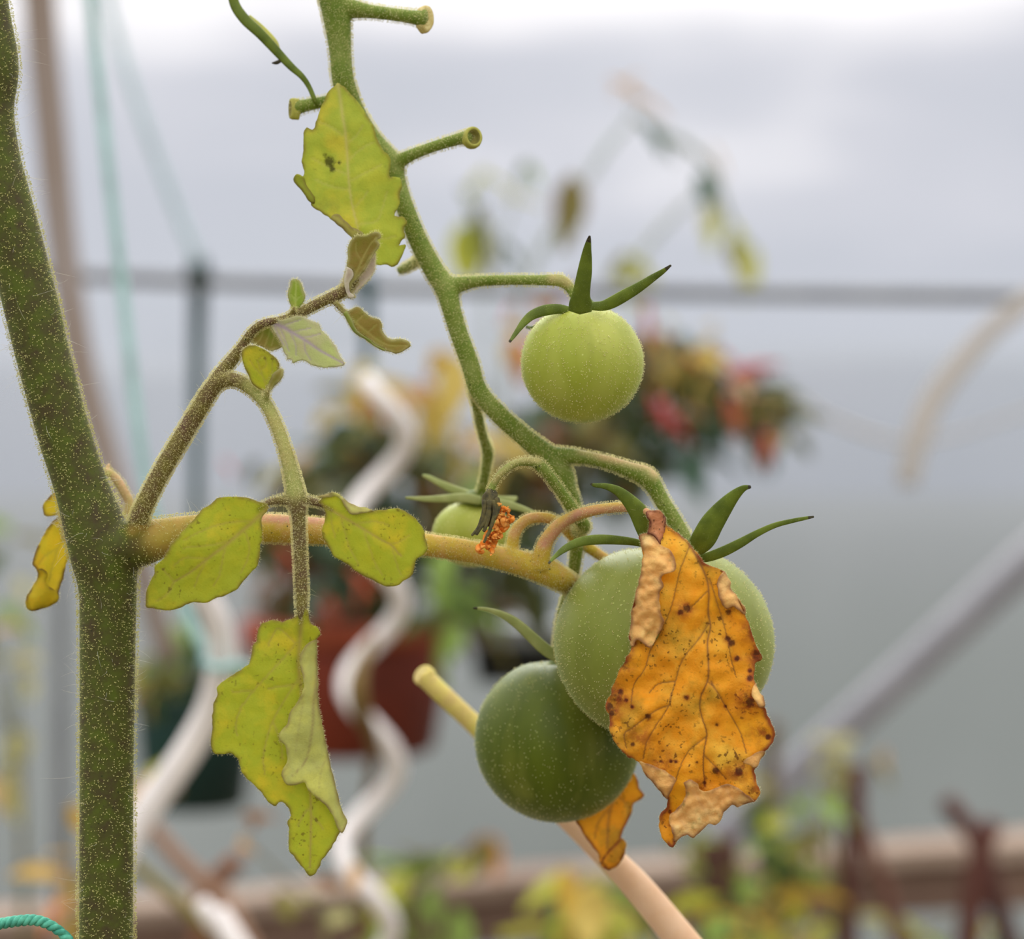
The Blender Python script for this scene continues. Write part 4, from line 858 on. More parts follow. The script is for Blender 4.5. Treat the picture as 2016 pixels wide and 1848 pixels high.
small(.4475, [(500, 680, 0), (540, 660, .8)], [([(620, 790), (600, 880), (560, 980)], 2.5, .5), ([(650, 830), (640, 900), (620, 960)], 2.5, .6), ([(560, 830), (540, 900), (500, 950)], 2.5, .6)],
      [([(480, 860), (520, 820), (580, 795), (610, 800), (650, 870), (702, 960), (682, 985), (610, 1007), (540, 972), (490, 957), (450, 935), (455, 900)], 0)], [M['leaf_dark']], 'small curled olive leaflet tucked under the bent stalk', seed=10)
small(.4425, [(525, 770, 0), (510, 720, -1.0), (480, 700, 0)], [([(590, 1320), (560, 1230), (530, 1140), (510, 1080)], 2.5, .6), ([(540, 1160), (580, 1110), (560, 1050), (520, 1070)], 1.8, .5), ([(550, 1200), (480, 1130), (450, 1080)], 1.8, .5), ([(570, 1250), (620, 1180), (630, 1090)], 1.8, .5)],
      [([(448, 960), (500, 965), (580, 1005), (650, 1060), (682, 1100), (680, 1142), (700, 1200), (652, 1275), (602, 1310), (572, 1332), (520, 1305), (470, 1270), (430, 1180), (400, 1110), (386, 1050), (400, 990)], 0),
       ([(682, 1145), (712, 1150), (717, 1175), (702, 1222), (652, 1275), (605, 1330), (580, 1318), (600, 1260), (640, 1180)], 1, dict(fold=[(682, 1145), (640, 1180), (600, 1260)], h=.9, lam=8))],
      [M['leaf_d'], M['leaf_dark']], 'round yellow-green leaflet at the top of the arch', seed=11)
hairs_part(leafhairs, M['hair'], petiole)

# --- yellow stalk running across, with curled side stalks and withered leaflets
RY = .4575
rach = [tube([(405, 1037, .4555, 27), (425, 1036, .4555, 28), (460, 1036, .4555, 28), (545, 1040, .4565, 28.5), (640, 1046, .457, 26), (740, 1058, .458, 23.5), (840, 1072, .459, 22.5), (900, 1081, .46, 22.5), (960, 1092, .461, 22.5), (1030, 1109, .462, 25), (1070, 1122, .463, 27), (1112, 1144, .4675, 23), (1160, 1172, .485, 19), (1230, 1210, .496, 15)], 6, ns=18),
        tube([(1010, 1095, .463, 14), (1009, 1070, .463, 12.5), (1016, 1044, .4635, 12), (1034, 1025, .464, 11.5), (1058, 1018, .465, 11), (1085, 1022, .466, 11), (1108, 1036, .468, 11), (1135, 1062, .471, 11), (1165, 1082, .473, 11), (1200, 1105, .474, 10)], 6, ns=14),
        tube([(1062, 1118, .461, 20), (1066, 1094, .4605, 18), (1076, 1064, .460, 15), (1098, 1036, .459, 13.5), (1120, 1021, .458, 12.5), (1143, 1011, .456, 12), (1182, 1002, .453, 11), (1226, 998, .449, 10.5), (1258, 1002, .4455, 9), (1282, 1012, .4435, 7), (1300, 1028, .4425, 5)], 6, ns=14)]
rachis, rh = organ('leaf_stalk', rach, M['rachis'], plant, .00036, 5, 8000, .00026, 200, .0016, warm=[([(330, 1025), (400, 1020)], 30, .8), ([(1070, 1070), (1143, 1008), (1290, 1000)], 14, .8), ([(640, 1024), (520, 1020)], 12, .8), ([(1009, 1050), (1040, 1018), (1100, 1030)], 14, .5)], label='yellow stalk crossing behind the two oval leaflets')

T = (1040, 900, 3.36); B = (900, 1250, 2.88)
def tb(*segs):
    o = []
    for c_, l in segs: o += crop(*c_, l)
    return o
dv = [vn(tb((T, [(915, 445), (1000, 500), (1070, 582), (1130, 690), (1180, 800), (1195, 900), (1190, 1030), (1205, 1120), (1185, 1220), (1190, 1350), (1190, 1460), (1150, 1560)]), (B, [(1385, 330), (1375, 400), (1390, 470), (1415, 560), (1400, 650), (1395, 740), (1405, 860)])), 3.2, 1, .5)]
for q in (tb((T, [(1065, 590), (1030, 680), (1000, 760), (955, 960), (920, 1060), (880, 1150)])), tb((T, [(1190, 1100), (1130, 1200), (1020, 1340), (970, 1500), (935, 1620)]), (B, [(1215, 330), (1205, 395), (1130, 510), (1075, 600), (1055, 700)])),
          tb((T, [(880, 1150), (810, 1270), (770, 1400), (700, 1500), (680, 1640)])), tb((T, [(1200, 800), (1240, 930), (1280, 1060), (1310, 1170), (1340, 1330), (1370, 1440)])), tb((B, [(1430, 270), (1480, 330), (1520, 400), (1600, 540), (1640, 670)])),
          tb((B, [(1415, 570), (1380, 600), (1310, 660), (1260, 760), (1240, 830)])), tb((B, [(1400, 680), (1460, 740), (1525, 815)])), tb((T, [(1190, 880), (1130, 940), (1080, 990)])), tb((B, [(1205, 395), (1120, 430), (1000, 520), (950, 560), (960, 640)])), tb((T, [(970, 1480), (860, 1500), (800, 1560)])), tb((T, [(1210, 1480), (1240, 1540), (1300, 1640)]))):
    dv.append(vn(q, 1.8, .8, .32))
lf = Leaf(.4405, [(1310, 1030, 1.0), (1380, 1150, -1.6), (1330, 1130, -.6), (1250, 1230, 1.2), (1400, 1300, -1.8), (1330, 1330, .2), (1480, 1300, 1.6), (1220, 1400, 1.4), (1380, 1450, -1.0), (1500, 1440, 1.8), (1300, 1480, .6), (1360, 1530, .6), (1300, 1600, 2.0), (1450, 1540, .5), (1280, 1390, -.6), (1440, 1220, .8)], 2.9, dv, 1.5, 13)
outl = tb((T, [(800, 375), (850, 352), (905, 395), (905, 430), (960, 480), (1040, 540), (1090, 600), (1130, 640), (1160, 690), (1200, 715), (1290, 752), (1330, 820), (1335, 865), (1380, 930), (1425, 990), (1435, 1040), (1455, 1100), (1475, 1160), (1500, 1230), (1530, 1288), (1552, 1330), (1502, 1360), (1490, 1420), (1500, 1500), (1535, 1580), (1560, 1640)]),
          (B, [(1750, 422), (1770, 480), (1797, 530), (1802, 575), (1775, 620), (1745, 662), (1712, 705), (1690, 750), (1690, 790), (1702, 850), (1717, 900), (1690, 942), (1640, 950), (1560, 962), (1500, 1000), (1440, 1030), (1380, 1060), (1320, 1090), (1262, 1130), (1240, 1160), (1225, 1203), (1180, 1172), (1150, 1110), (1145, 1050), (1160, 1000), (1192, 970), (1188, 925), (1150, 880), (1100, 822), (1068, 788), (1030, 718), (970, 690), (920, 640), (880, 580), (862, 530), (868, 480), (848, 425), (843, 385), (870, 340), (885, 290), (920, 200), (950, 150), (985, 80)]),
          (T, [(700, 1235), (668, 1200), (680, 1100), (688, 1000), (725, 850), (748, 760), (758, 640), (735, 525), (790, 500), (800, 440)]))
sp = [(x0, y0, r*.85, 1) for x0, y0, r in [(1451, 1296, 8), (1476, 1381, 15), (1352, 1372, 7), (1476, 1335, 9), (1275, 1410, 9), (1512, 1450, 9), (1454, 1518, 13), (1409, 1516, 10), (1434, 1204, 9), (1440, 1265, 10), (1233, 1378, 6), (1222, 1362, 8), (1410, 1426, 5), (1432, 1257, 9), (1386, 1540, 6), (1331, 1499, 5), (1200, 1390, 12), (1205, 1404, 10), (1246, 1465, 7), (1353, 1197, 13), (1340, 1205, 8), (1428, 1390, 5), (1245, 1391, 5), (1490, 1285, 10), (1318, 1597, 6), (1372, 1500, 4), (1321, 1498, 5), (1476, 1320, 6), (1301, 1498, 5)]]
sp += [(x0, y0, r, s_) for x0, y0, r, s_ in [(1212, 1372, 26, .62), (1228, 1310, 20, .6), (1205, 1400, 20, .6), (1492, 1292, 22, .7), (1476, 1378, 30, .6), (1502, 1440, 24, .5), (1440, 1196, 22, .55), (1472, 1240, 24, .5), (1450, 1520, 26, .5), (1300, 1500, 30, .42), (1262, 1450, 28, .42), (1380, 1545, 18, .5), (1420, 1080, 18, .45), (1345, 1200, 22, .45), (1480, 1555, 16, .55), (1322, 1620, 16, .5)]]
lf.sheet(outl, 0, spots=sp, rag=1.8, edge_w=7)
sv = lf.veins
lf.veins = [vn(crop(*T, q), 2.5, .7, .2) for q in ([(700, 980), (780, 1010), (870, 960)], [(690, 1100), (760, 1130), (860, 1160)], [(750, 640), (830, 660), (960, 690)])]
# rolled left margin
lf.sheet(crop(*T, [(735, 520), (760, 505), (812, 508), (850, 550), (872, 580), (930, 610), (967, 660), (980, 717), (960, 752), (882, 790), (892, 850), (870, 892), (868, 970), (880, 1040), (897, 1092), (860, 1170), (832, 1220), (800, 1258), (742, 1215), (715, 1212), (690, 1250), (668, 1200), (680, 1100), (688, 1000), (725, 850), (748, 760), (758, 640)]), 1, fold=crop(*T, [(735, 520), (758, 640), (748, 760), (725, 850), (688, 1000), (680, 1100), (668, 1200), (690, 1250)]), h=2.4, lam=14, crinkle=.9, rag=1.4, edge_w=5)
# top roll
lf.sheet(crop(*T, [(780, 362), (822, 348), (872, 355), (907, 392), (907, 435), (896, 520), (868, 582), (848, 545), (810, 508), (788, 505), (795, 460), (805, 430), (790, 400)]), 2, fold=crop(*T, [(907, 392), (896, 520), (868, 582)]), h=2.4, lam=10, crinkle=.8)
# right roll
lf.sheet(crop(*T, [(1293, 752), (1337, 820), (1340, 865), (1384, 930), (1428, 988), (1437, 1042), (1390, 1010), (1350, 985), (1312, 1003), (1275, 960), (1258, 900), (1250, 830), (1268, 785)]), 3, fold=crop(*T, [(1293, 752), (1337, 820), (1340, 865), (1384, 930), (1437, 1042)]), h=2.0, lam=10, crinkle=.7, edge_w=5)
lf.sheet(crop(*T, [(1505, 1495), (1530, 1560), (1555, 1585), (1568, 1645), (1530, 1652), (1492, 1602), (1478, 1560), (1492, 1510)]), 1, fold=crop(*T, [(1505, 1495), (1555, 1585), (1568, 1645)]), h=1.6, lam=8, crinkle=.5, edge_w=4)
lf.sheet(crop(*B, [(1645, 698), (1700, 665), (1748, 658), (1718, 705), (1692, 752), (1658, 735), (1622, 722)]), 1, fold=crop(*B, [(1748, 658), (1718, 705), (1692, 752)]), h=1.6, lam=8, crinkle=.5, edge_w=4)
lf.sheet(crop(*B, [(1030, 713), (1120, 743), (1190, 778), (1238, 820), (1222, 870), (1202, 910), (1190, 932), (1150, 882), (1100, 822), (1068, 790)]), 3, fold=crop(*B, [(1030, 713), (1068, 790), (1100, 822), (1150, 882), (1190, 932)]), h=1.8, lam=12, crinkle=.7, edge_w=5)
lf.veins = [vn(crop(*B, q), 4, .9, .6) for q in ([(1340, 880), (1400, 980), (1470, 1070)], [(1240, 1010), (1290, 1080), (1340, 1140)], [(1530, 880), (1560, 930), (1600, 960)])]
lf.sheet(crop(*B, [(1285, 835), (1320, 818), (1360, 840), (1372, 872), (1415, 885), (1470, 865), (1530, 845), (1590, 865), (1640, 905), (1692, 942), (1645, 950), (1592, 972), (1560, 962), (1512, 1000), (1502, 1030), (1470, 1072), (1430, 1070), (1390, 1102), (1340, 1148), (1300, 1130), (1252, 1162), (1232, 1187), (1225, 1130), (1210, 1080), (1200, 1030), (1250, 978), (1288, 930), (1296, 870)]), 1, fold=crop(*B, [(1692, 942), (1560, 968), (1470, 1072), (1340, 1148), (1232, 1187)]), h=3.0, lam=26, crinkle=.9, rag=1.2, edge_w=5)
dead = lf.build('leaflet', [M['dead'], M['dead_under'], M['dead_brown'], M['dead_under']], rachis, 'withered orange leaflet with brown spots draped over the largest tomato', .0002)
rh += lf.rim_hairs(rng, 1, .00035, .000025)
# second withered leaflet, lower, behind
lf = Leaf(.492, [(1180, 1560, 0), (1240, 1560, 2), (1160, 1640, -1), (1210, 1690, -2)], 5, [vn(crop(*B, [(960, 790), (900, 900), (860, 1030), (850, 1200)]), 4, .7), vn(crop(*B, [(880, 960), (800, 1060), (780, 1150)]), 3, .5), vn(crop(*B, [(900, 900), (960, 960), (970, 1010)]), 3, .5)], .8, 17)
lf.sheet(crop(*B, [(960, 700), (1020, 815), (1032, 870), (1064, 902), (1050, 922), (1002, 960), (985, 1020), (942, 1110), (930, 1150), (957, 1180), (952, 1230), (922, 1290), (882, 1325), (850, 1332), (812, 1300), (798, 1240), (758, 1190), (718, 1130), (690, 1080), (675, 1030), (760, 850), (880, 700)]), 0)
lf.sheet(crop(*B, [(820, 1290), (832, 1250), (880, 1200), (930, 1150), (957, 1180), (952, 1230), (922, 1290), (882, 1325), (850, 1332)]), 0, fold=crop(*B, [(957, 1180), (922, 1290), (850, 1332)]), h=2.2, lam=12)
lf.build('leaflet', [M['dead']], rachis, 'smaller withered orange leaflet hanging under the lowest tomato', .0002)
rh.append(cat_arrays(lf.rim_hairs(rng, 1)))
hairs_part(rh, M['hair'], rachis)
# stalk that carries the lower withered leaflet, hidden behind the tomatoes
# --- leaf behind the main stem
c = (0, 850, 3.696)
bst = [tube([(225, 1060, .468, 9), (255, 1000, .470, 9), (243, 965, .471, 9.5), (225, 938, .472, 9), (207, 926, .473, 7)], 5, ns=12), tube([(225, 1060, .468, 9), (170, 1075, .470, 8), (130, 1060, .4705, 6), (118, 1010, .470, 5)], 5, ns=12), tube([(208, 935, .473, 6), (212, 920, .4735, 5), (216, 911, .474, 2.5)], 5, ns=10)]
back, bh = organ('leaf_stalk', bst, simple('pinkish_stalk', lin(200, 158, 120), lin(176, 160, 92), .6, 250), plant, .0004, 3, 900, .00028, 10, label='short pinkish stalk behind the thick stem')
lf = Leaf(.470, [(120, 1050, 0), (70, 1150, -1.5), (130, 1120, 1)], 5, [vn(crop(*c, [(470, 750), (420, 860), (380, 980), (360, 1080)]), 3, .5), vn(crop(*c, [(430, 840), (330, 900), (280, 960)]), 2.5, .4)], .6, 19)
lf.sheet(crop(*c, [(470, 590), (400, 638), (350, 690), (310, 770), (268, 850), (240, 925), (236, 965), (270, 1002), (275, 1060), (238, 1130), (195, 1200), (190, 1262), (225, 1302), (300, 1285), (380, 1257), (427, 1220), (432, 1150), (462, 1060), (482, 960), (540, 800)]), 0)
lf.sheet(crop(*c, [(270, 1000), (312, 995), (347, 1040), (332, 1090), (350, 1120), (400, 1150), (427, 1212), (380, 1257), (300, 1287), (225, 1302), (190, 1262), (195, 1200), (238, 1130), (275, 1060)]), 0, fold=crop(*c, [(275, 1060), (195, 1200), (225, 1302), (380, 1257)]), h=1.6, lam=12)
lf.build('leaflet', [M['leaf_gold']], back, 'golden yellow leaflet half hidden behind the thick stem'); bh += lf.rim_hairs(rng, 1)
lf = Leaf(.472, [(100, 1000, 0)], 5, [], .5, 21)
lf.sheet(crop(*c, [(480, 420), (400, 438), (370, 460), (320, 518), (313, 570), (330, 608), (400, 607), (490, 600)]), 0)
lf.build('leaflet', [M['leaf_gold']], back, 'small yellow lobe behind the thick stem'); bh += lf.rim_hairs(rng, 1)
hairs_part(bh, M['hair'], back)

# --- fruit truss
YT = .468
tr = [tube([(-90, -560, YM, 40), (150, -420, YM, 30), (420, -260, .462, 26), (590, -140, YT, 25), (640, -60, YT, 26), (657, 0, YT, 29), (665, 50, YT, 26), (670, 100, YT, 22), (676, 160, YT, 22), (696, 220, YT+.003, 23), (730, 275, YT+.004, 22), (768, 322, YT+.003, 24), (782, 360, YT+.002, 18), (798, 410, YT, 18), (822, 470, YT, 19), (852, 528, YT, 20), (878, 568, YT-.001, 22), (888, 605, YT-.002, 19), (903, 655, YT-.002, 18), (925, 715, YT-.002, 18), (942, 768, YT-.002, 18), (985, 818, YT-.002, 18.5), (1037, 864, YT-.001, 19), (1078, 898, YT, 23), (1103, 930, YT, 25), (1116, 965, YT, 20), (1130, 1000, YT+.001, 16), (1136, 1040, YT+.002, 15), (1134, 1090, YT+.004, 13), (1124, 1150, YT+.008, 12), (1105, 1220, YT+.014, 11), (1098, 1285, YT+.02, 11)], 6, ns=18),
      # cut side stubs
      tube([(660, 10, YT, 22), (692, 17, YT, 19), (725, 22, YT, 14), (773, 28, YT, 13), (815, 34, YT-.001, 14), (838, 37, YT-.0015, 20)], 5, ns=16, caps=True),
      tube([(690, 190, YT+.003, 14), (650, 198, YT+.003, 12), (618, 204, YT+.002, 12), (590, 210, YT+.001, 14), (579, 213, YT+.001, 18)], 5, ns=16),
      tube([(762, 330, YT+.003, 20), (785, 318, YT+.002, 15), (812, 304, YT+.001, 12), (855, 288, YT, 11), (905, 273, YT-.002, 12.5), (926, 270, YT-.003, 17)], 5, ns=16),
      tube([(830, 508, YT+.004, 11), (812, 520, YT+.010, 10), (795, 529, YT+.014, 9.5), (786, 532, YT+.015, 9)], 5, ns=14),
      # side stalks carrying fruit
      tube([(880, 565, YT, 20), (905, 560, YT-.001, 16), (935, 554, YT-.002, 12), (990, 551, YT-.004, 10.5), (1060, 551, YT-.006, 10.5), (1092, 551, YT-.007, 12), (1108, 554, YT-.007, 12.5), (1122, 566, YT-.007, 10.5), (1138, 590, YT-.008, 12)], 5, ns=16),
      tube([(932, 765, YT, 13), (938, 795, YT+.004, 10), (944, 830, YT+.010, 9.5), (952, 862, YT+.016, 9.5), (960, 888, YT+.02, 11.5), (958, 915, YT+.023, 10), (953, 945, YT+.026, 9.5), (947, 975, YT+.029, 12)], 5, ns=14),
      tube([(1085, 900, YT, 22), (1120, 897, YT-.001, 16), (1161, 902, YT-.003, 13.5), (1200, 911, YT-.004, 13.5), (1240, 925, YT-.004, 16), (1272, 938, YT-.004, 20), (1288, 958, YT-.004, 17), (1303, 985, YT-.004, 15.5), (1325, 1022, YT-.004, 16.5), (1342, 1055, YT-.004, 18), (1348, 1080, YT-.004, 20)], 5, ns=16),
      tube([(1136, 1046, YT, 13), (1150, 1036, YT-.005, 13.5), (1140, 1020, YT-.008, 12.5), (1106, 971, YT-.011, 11), (1082, 938, YT-.013, 11), (1060, 914, YT-.014, 12), (1045, 909, YT-.014, 9.5), (1017, 911, YT-.015, 8.2), (990, 928, YT-.016, 8), (973, 950, YT-.016, 7.5), (966, 968, YT-.016, 8.5)], 5, ns=14)]
truss, th = organ('truss_stalk', tr, M['truss'], plant, .0004, 4, 26000, .00030, 260, .0015, warm=[([(1150, 885), (1280, 915), (1290, 930)], 16, .8), ([(1092, 548), (1115, 555)], 16, .7), ([(975, 945), (1017, 905), (1060, 905)], 12, .5), ([(660, 0), (640, -40)], 3, 0)], label='branching green fruit truss with cut side stubs')
hairs_part(th, M['hair'], truss)
def disc(cx, cy, Y, rx, ry, mat, parent, name, nrm=(0, -1, 0), depth=.0002, ring=None, seed=0, label=None):
    c0 = P(cx, cy, Y); n = Vector(nrm).normalized(); u = n.cross(Vector((0, 0, 1))).normalized(); v = u.cross(n)
    V, F = [], []; ns = 28; rings = [(1.06, -.0016), (1.08, -.0002), (1.0, .0003), (.74, .00035), (.60, -.0005 if ring else .00025), (.3, -.0009 if ring else .0003)]
    idx = []
    for ri, (r, d) in enumerate(rings):
        for k in range(ns):
            a = 2*math.pi*k/ns; j = 1+.07*noise.noise(Vector((math.cos(a)*1.5+seed, math.sin(a)*1.5, ri*.3)))
            V.append(c0+u*math.cos(a)*rx*r*j*S*Y+v*math.sin(a)*ry*r*j*S*Y+n*(d+.0002*noise.noise(Vector((k, ri, seed)))))
    for ri in range(len(rings)-1):
        for k in range(ns):
            F.append((ri*ns+k, ri*ns+(k+1) % ns, (ri+1)*ns+(k+1) % ns, (ri+1)*ns+k)); idx.append(0 if ri < 3 else 1)
    V.append(c0+n*(rings[-1][1]))
    for k in range(ns): F.append(((len(rings)-1)*ns+k, (len(rings)-1)*ns+(k+1) % ns, len(V)-1)); idx.append(1)
    return mk(name, V, F, mat, parent, idx, label=label)
disc(840, 37, YT-.0015, 16, 25, [M['cut'], M['cut']], truss, 'cut_end', (.62, -.75, 0), seed=1, label='tan dried cut end')
disc(932, 270, YT-.004, 18, 20, [M['cut_rim'], M['cut_pit']], truss, 'cut_end', (.35, -.92, .1), ring=True, seed=2, label='hollow cut end with greenish rim')
disc(574, 214, YT, 9, 20, [M['cut_rim'], M['cut_pit']], truss, 'cut_end', (-.85, -.5, 0), seed=3, label='cut end facing sideways')
# withered flower: dried calyx and shrivelled petals
fl_t = [tube([(967, 962, .452, 7), (966, 974, .452, 14), (964, 996, .452, 16), (962, 1018, .452, 13), (957, 1034, .452, 7)], 5, ns=16, bump=.12)]
for q in ([(954, 985), (952, 1010), (944, 1035), (934, 1048), (929, 1054)], [(962, 985), (962, 1015), (955, 1040), (951, 1045)], [(972, 985), (974, 1010), (966, 1040), (958, 1056), (953, 1068)], [(978, 980), (981, 1000), (973, 1022)], [(966, 985), (957, 1020), (941, 1046), (937, 1052)]):
    fl_t.append(tube([(x, y, .4502, 5.2-.7*i) for i, (x, y) in enumerate(q)], 4, ns=8, flat=.6, bump=.1))
V, F, _ = join(fl_t); mk('dried_calyx', V, F, M['dry_flower'], truss, label='shrivelled dark calyx of the spent flower')
V, F = [], []
rp = random.Random(5)
path = [(984, 1002), (996, 1006), (1003, 1018), (998, 1030), (985, 1026), (984, 1012), (992, 1034), (980, 1036), (972, 1044), (980, 1052), (966, 1052), (972, 1064), (960, 1062), (966, 1074), (955, 1074), (948, 1080), (962, 1084), (976, 1060)]
for q in range(34):
    bx = path[q % len(path)]; a0 = rp.uniform(0, 6.28); rr = rp.uniform(3, 7)
    pts = [(bx[0]+math.cos(a0+k*.9)*rr*(.6+.2*k)+rp.uniform(-1.5, 1.5), bx[1]+math.sin(a0+k*.9)*rr*(.7+.25*k), .4515+rp.uniform(-.0016, .0012), [2, 4.5, 5, 4, 1.2][k]) for k in range(5)]
    v, f = tube(pts, 4, ns=10, flat=.16, bump=.45); o_ = len(V); V += [tuple(x) for x in v]; F += [tuple(i+o_ for i in t) for t in f]
mk('dried_petals', V, F, M['petal'], truss, label='shrivelled orange petals of the spent flower')

# --- broad yellow-green leaflet held against the truss, and a narrow leaf seen edge-on
c = (400, 0, 3.08)
lv = [crop_vn(c, [(815, 510), (832, 600), (845, 700), (862, 800), (875, 950), (880, 1050), (890, 1150), (905, 1250), (935, 1370), (960, 1460)], 4.2, .9, .3)]
for l in ([(905, 1270), (960, 1210), (1000, 1160)], [(930, 1360), (1050, 1340), (1090, 1250), (1115, 1160)], [(870, 870), (920, 830), (970, 760)], [(875, 980), (960, 900), (1040, 860)], [(862, 830), (760, 760), (700, 740)], [(880, 1060), (760, 1010), (660, 960)], [(890, 1150), (780, 1130), (680, 1090)], [(960, 1440), (1080, 1450), (1170, 1430)], [(885, 1100), (980, 1050), (1080, 1000)]):
    lv.append(crop_vn(c, l, 2.6, .38, .18))
lf = Leaf(.4600, [(665, 170, 1), (640, 270, -1), (740, 300, -.4), (620, 400, .5), (780, 400, .2), (700, 450, -.8), (770, 500, .6), (690, 350, -1.4), (585, 350, 1.5)], 4.4, lv, .6, 23)
lf.sheet(crop(*c, [(815, 503), (860, 528), (900, 575), (950, 635), (1000, 710), (1035, 770), (1055, 840), (1095, 915), (1122, 930), (1137, 980), (1130, 1070), (1165, 1072), (1197, 1085), (1205, 1130), (1190, 1180), (1195, 1225), (1180, 1270), (1158, 1308), (1210, 1312), (1235, 1345), (1215, 1400), (1222, 1440), (1185, 1488), (1228, 1482), (1205, 1545), (1168, 1612), (1090, 1605), (1030, 1610), (960, 1620), (900, 1560), (905, 1440), (840, 1380), (775, 1327), (720, 1287), (655, 1252), (650, 1222), (600, 1160), (560, 1115), (547, 1085), (570, 1055), (606, 1072), (612, 1040), (602, 980), (608, 900), (608, 820), (626, 770), (662, 785), (680, 755), (700, 690), (720, 640), (765, 550)]), 0, rag=1.6, spots=[(649, 318, 13, 1.0), (655, 333, 9, .9), (668, 320, 6, .9), (640, 305, 7, .8), (690, 262, 22, .42), (620, 332, 9, .5), (700, 285, 16, .35), (758, 328, 5, .6)])
lf.sheet(crop(*c, [(775, 1327), (785, 1305), (820, 1298), (850, 1330), (900, 1375), (972, 1415), (925, 1450), (840, 1385)]), 1, fold=crop(*c, [(775, 1327), (840, 1385), (925, 1450)]), h=.7, lam=14)
lf.sheet(crop(*c, [(547, 1085), (570, 1055), (606, 1075), (630, 1130), (680, 1200), (665, 1240), (600, 1162), (560, 1115)]), 0, fold=crop(*c, [(547, 1085), (600, 1162), (665, 1240)]), h=.6, lam=14)
lf.build('leaflet', [M['leaf_a'], M['leaf_pale']], truss, 'broad yellow-green leaflet with dark specks standing against the truss')
# narrow leaf, edge-on
tn = [tube([(455, -30, .472, 9), (462, 8, .472, 10), (482, 38, .471, 10.5), (512, 66, .470, 10), (542, 98, .470, 9), (572, 130, .4695, 7.5), (594, 150, .469, 6), (608, 170, .469, 5), (619, 195, .4685, 4.5), (626, 208, .469, 3)], 6, ns=12, flat=.5), tube([(490, 32, .474, 4), (515, 55, .474, 6), (540, 80, .474, 5), (550, 96, .474, 2)], 5, ns=10, flat=.4), tube([(536, 124, .471, 1.5), (545, 123, .470, 4), (555, 118, .470, 3)], 4, ns=8)]
tn[0][0][0] = tn[0][0][0]
V, F, idx = join(tn); mk('narrow_leaf', V, F, [M['sepal'], M['leaf_pale'], M['sepal_tip']], truss, idx, label='narrow drooping leaf seen edge-on')

# ------------------------------------------------------------------ tomatoes
def tomato(label, cx, cy, rx, ry, Y, mat, sepals, nh, hm='hair', seed=0, calyx=None, tilt=0):
    c0 = P(cx, cy, Y); k = S*Y; t = thing('tomato', c0, label, 'tomato', 'green tomatoes on the vine')
    nl, nm = 64, 40; V = []; F = []
    for i in range(nm+1):
        th_ = math.pi*i/nm
        for j in range(nl):
            ph = 2*math.pi*j/nl; r = 1+.010*math.cos(5*ph+seed)*math.sin(th_)**2
            dz = -.10*math.exp(-(th_/.28)**2)
            x, y, z = math.sin(th_)*math.cos(ph)*r, math.sin(th_)*math.sin(ph)*r, math.cos(th_)+dz
            x, z = x*math.cos(tilt)+z*math.sin(tilt), -x*math.sin(tilt)+z*math.cos(tilt)
            V.append((c0.x+x*rx*k, c0.y+y*rx*k, c0.z+z*ry*k))
    for i in range(nm):
        for j in range(nl):
            j2 = (j+1) % nl; F.append((i*nl+j, (i+1)*nl+j, (i+1)*nl+j2, i*nl+j2))
    fr = mk('fruit', V, F, mat, t)
    Pn, Nn, _ = tri_sample(V, F, nh, rng); out = np.array(Pn)-np.array(c0); out /= np.linalg.norm(out, axis=1)[:, None]
    sgn = np.sign((Nn*out).sum(1))[:, None]; Nn = Nn*sgn; kk = Nn[:, 1] < .35
    hv = [fuzz_arrays(Pn[kk], Nn[kk], .00026, .00004, .0001, rng, .3)]
    for s_ in sepals:
        v, f = tube(s_['p'], 6, ns=12, flat=s_.get('flat', .32)); v = [tuple(a) for a in v]
        n_r = (len(v)-2)//12; nf = (n_r-1)*12; tip = s_.get('tip', .12)
        idx = [1 if (fi < nf and fi//12 > (n_r-1)*(1-tip)) or (fi >= nf and (fi-nf) % 2 == 1) else 0 for fi in range(len(f))]
        mk('sepal', v, f, [M[s_.get('m', 'sepal')], M['sepal_tip']], t, idx)
        p2, n2, _ = tri_sample(v, f, s_.get('n', 420), rng); kk = inframe(p2)
        hv.append(fuzz_arrays(p2[kk], n2[kk], .00026, .00002, .00003, rng, .3))
        hv.append(long_hairs(p2[:10], n2[:10], .0012, .000022, rng))
    if calyx:
        v, f = tube(calyx, 5, ns=16, flat=.9); mk('calyx', [tuple(a) for a in v], f, M['sepal'], t)
    hairs_part(hv, M['hair'], t)
    return t
def sp_(pts, Y0, Y1, **kw):
    n = len(pts); return dict(p=[(x, y, Y0+(Y1-Y0)*i/(n-1), r) for i, (x, y, r) in enumerate(pts)], **kw)
tomato('small lime-green tomato hanging highest, three pointed sepals spread above it', 1145.5, 715, 120.5, 117, .460, M['tom1'],
       [sp_([(1142, 612, 23), (1143, 596, 22.5), (1144, 580, 18), (1147, 560, 16), (1151, 535, 14.5), (1154, 510, 11.5), (1156, 492, 8.5), (1159, 474, 5), (1161, 464, 2)], .446, .438, tip=.16, flat=.25),
        sp_([(1160, 602, 8), (1185, 602, 10), (1205, 595, 12), (1232, 580, 12), (1258, 565, 10), (1285, 547, 7.5), (1305, 534, 5), (1321, 522, 2)], .452, .442, tip=.10),
        sp_([(1120, 610, 7), (1098, 608, 10), (1072, 611, 11), (1048, 620, 9.5), (1032, 634, 7.5), (1021, 648, 5.5), (1011, 662, 4), (1003, 673, 2.5)], .454, .448, tip=.06),
        sp_([(1062, 640, 5), (1048, 645, 4), (1036, 643, 3)], .470, .474, n=80)], 2600, seed=.5, calyx=[(1138, 588, .459, 13), (1143, 600, .459, 26), (1145, 612, .459, 34)])
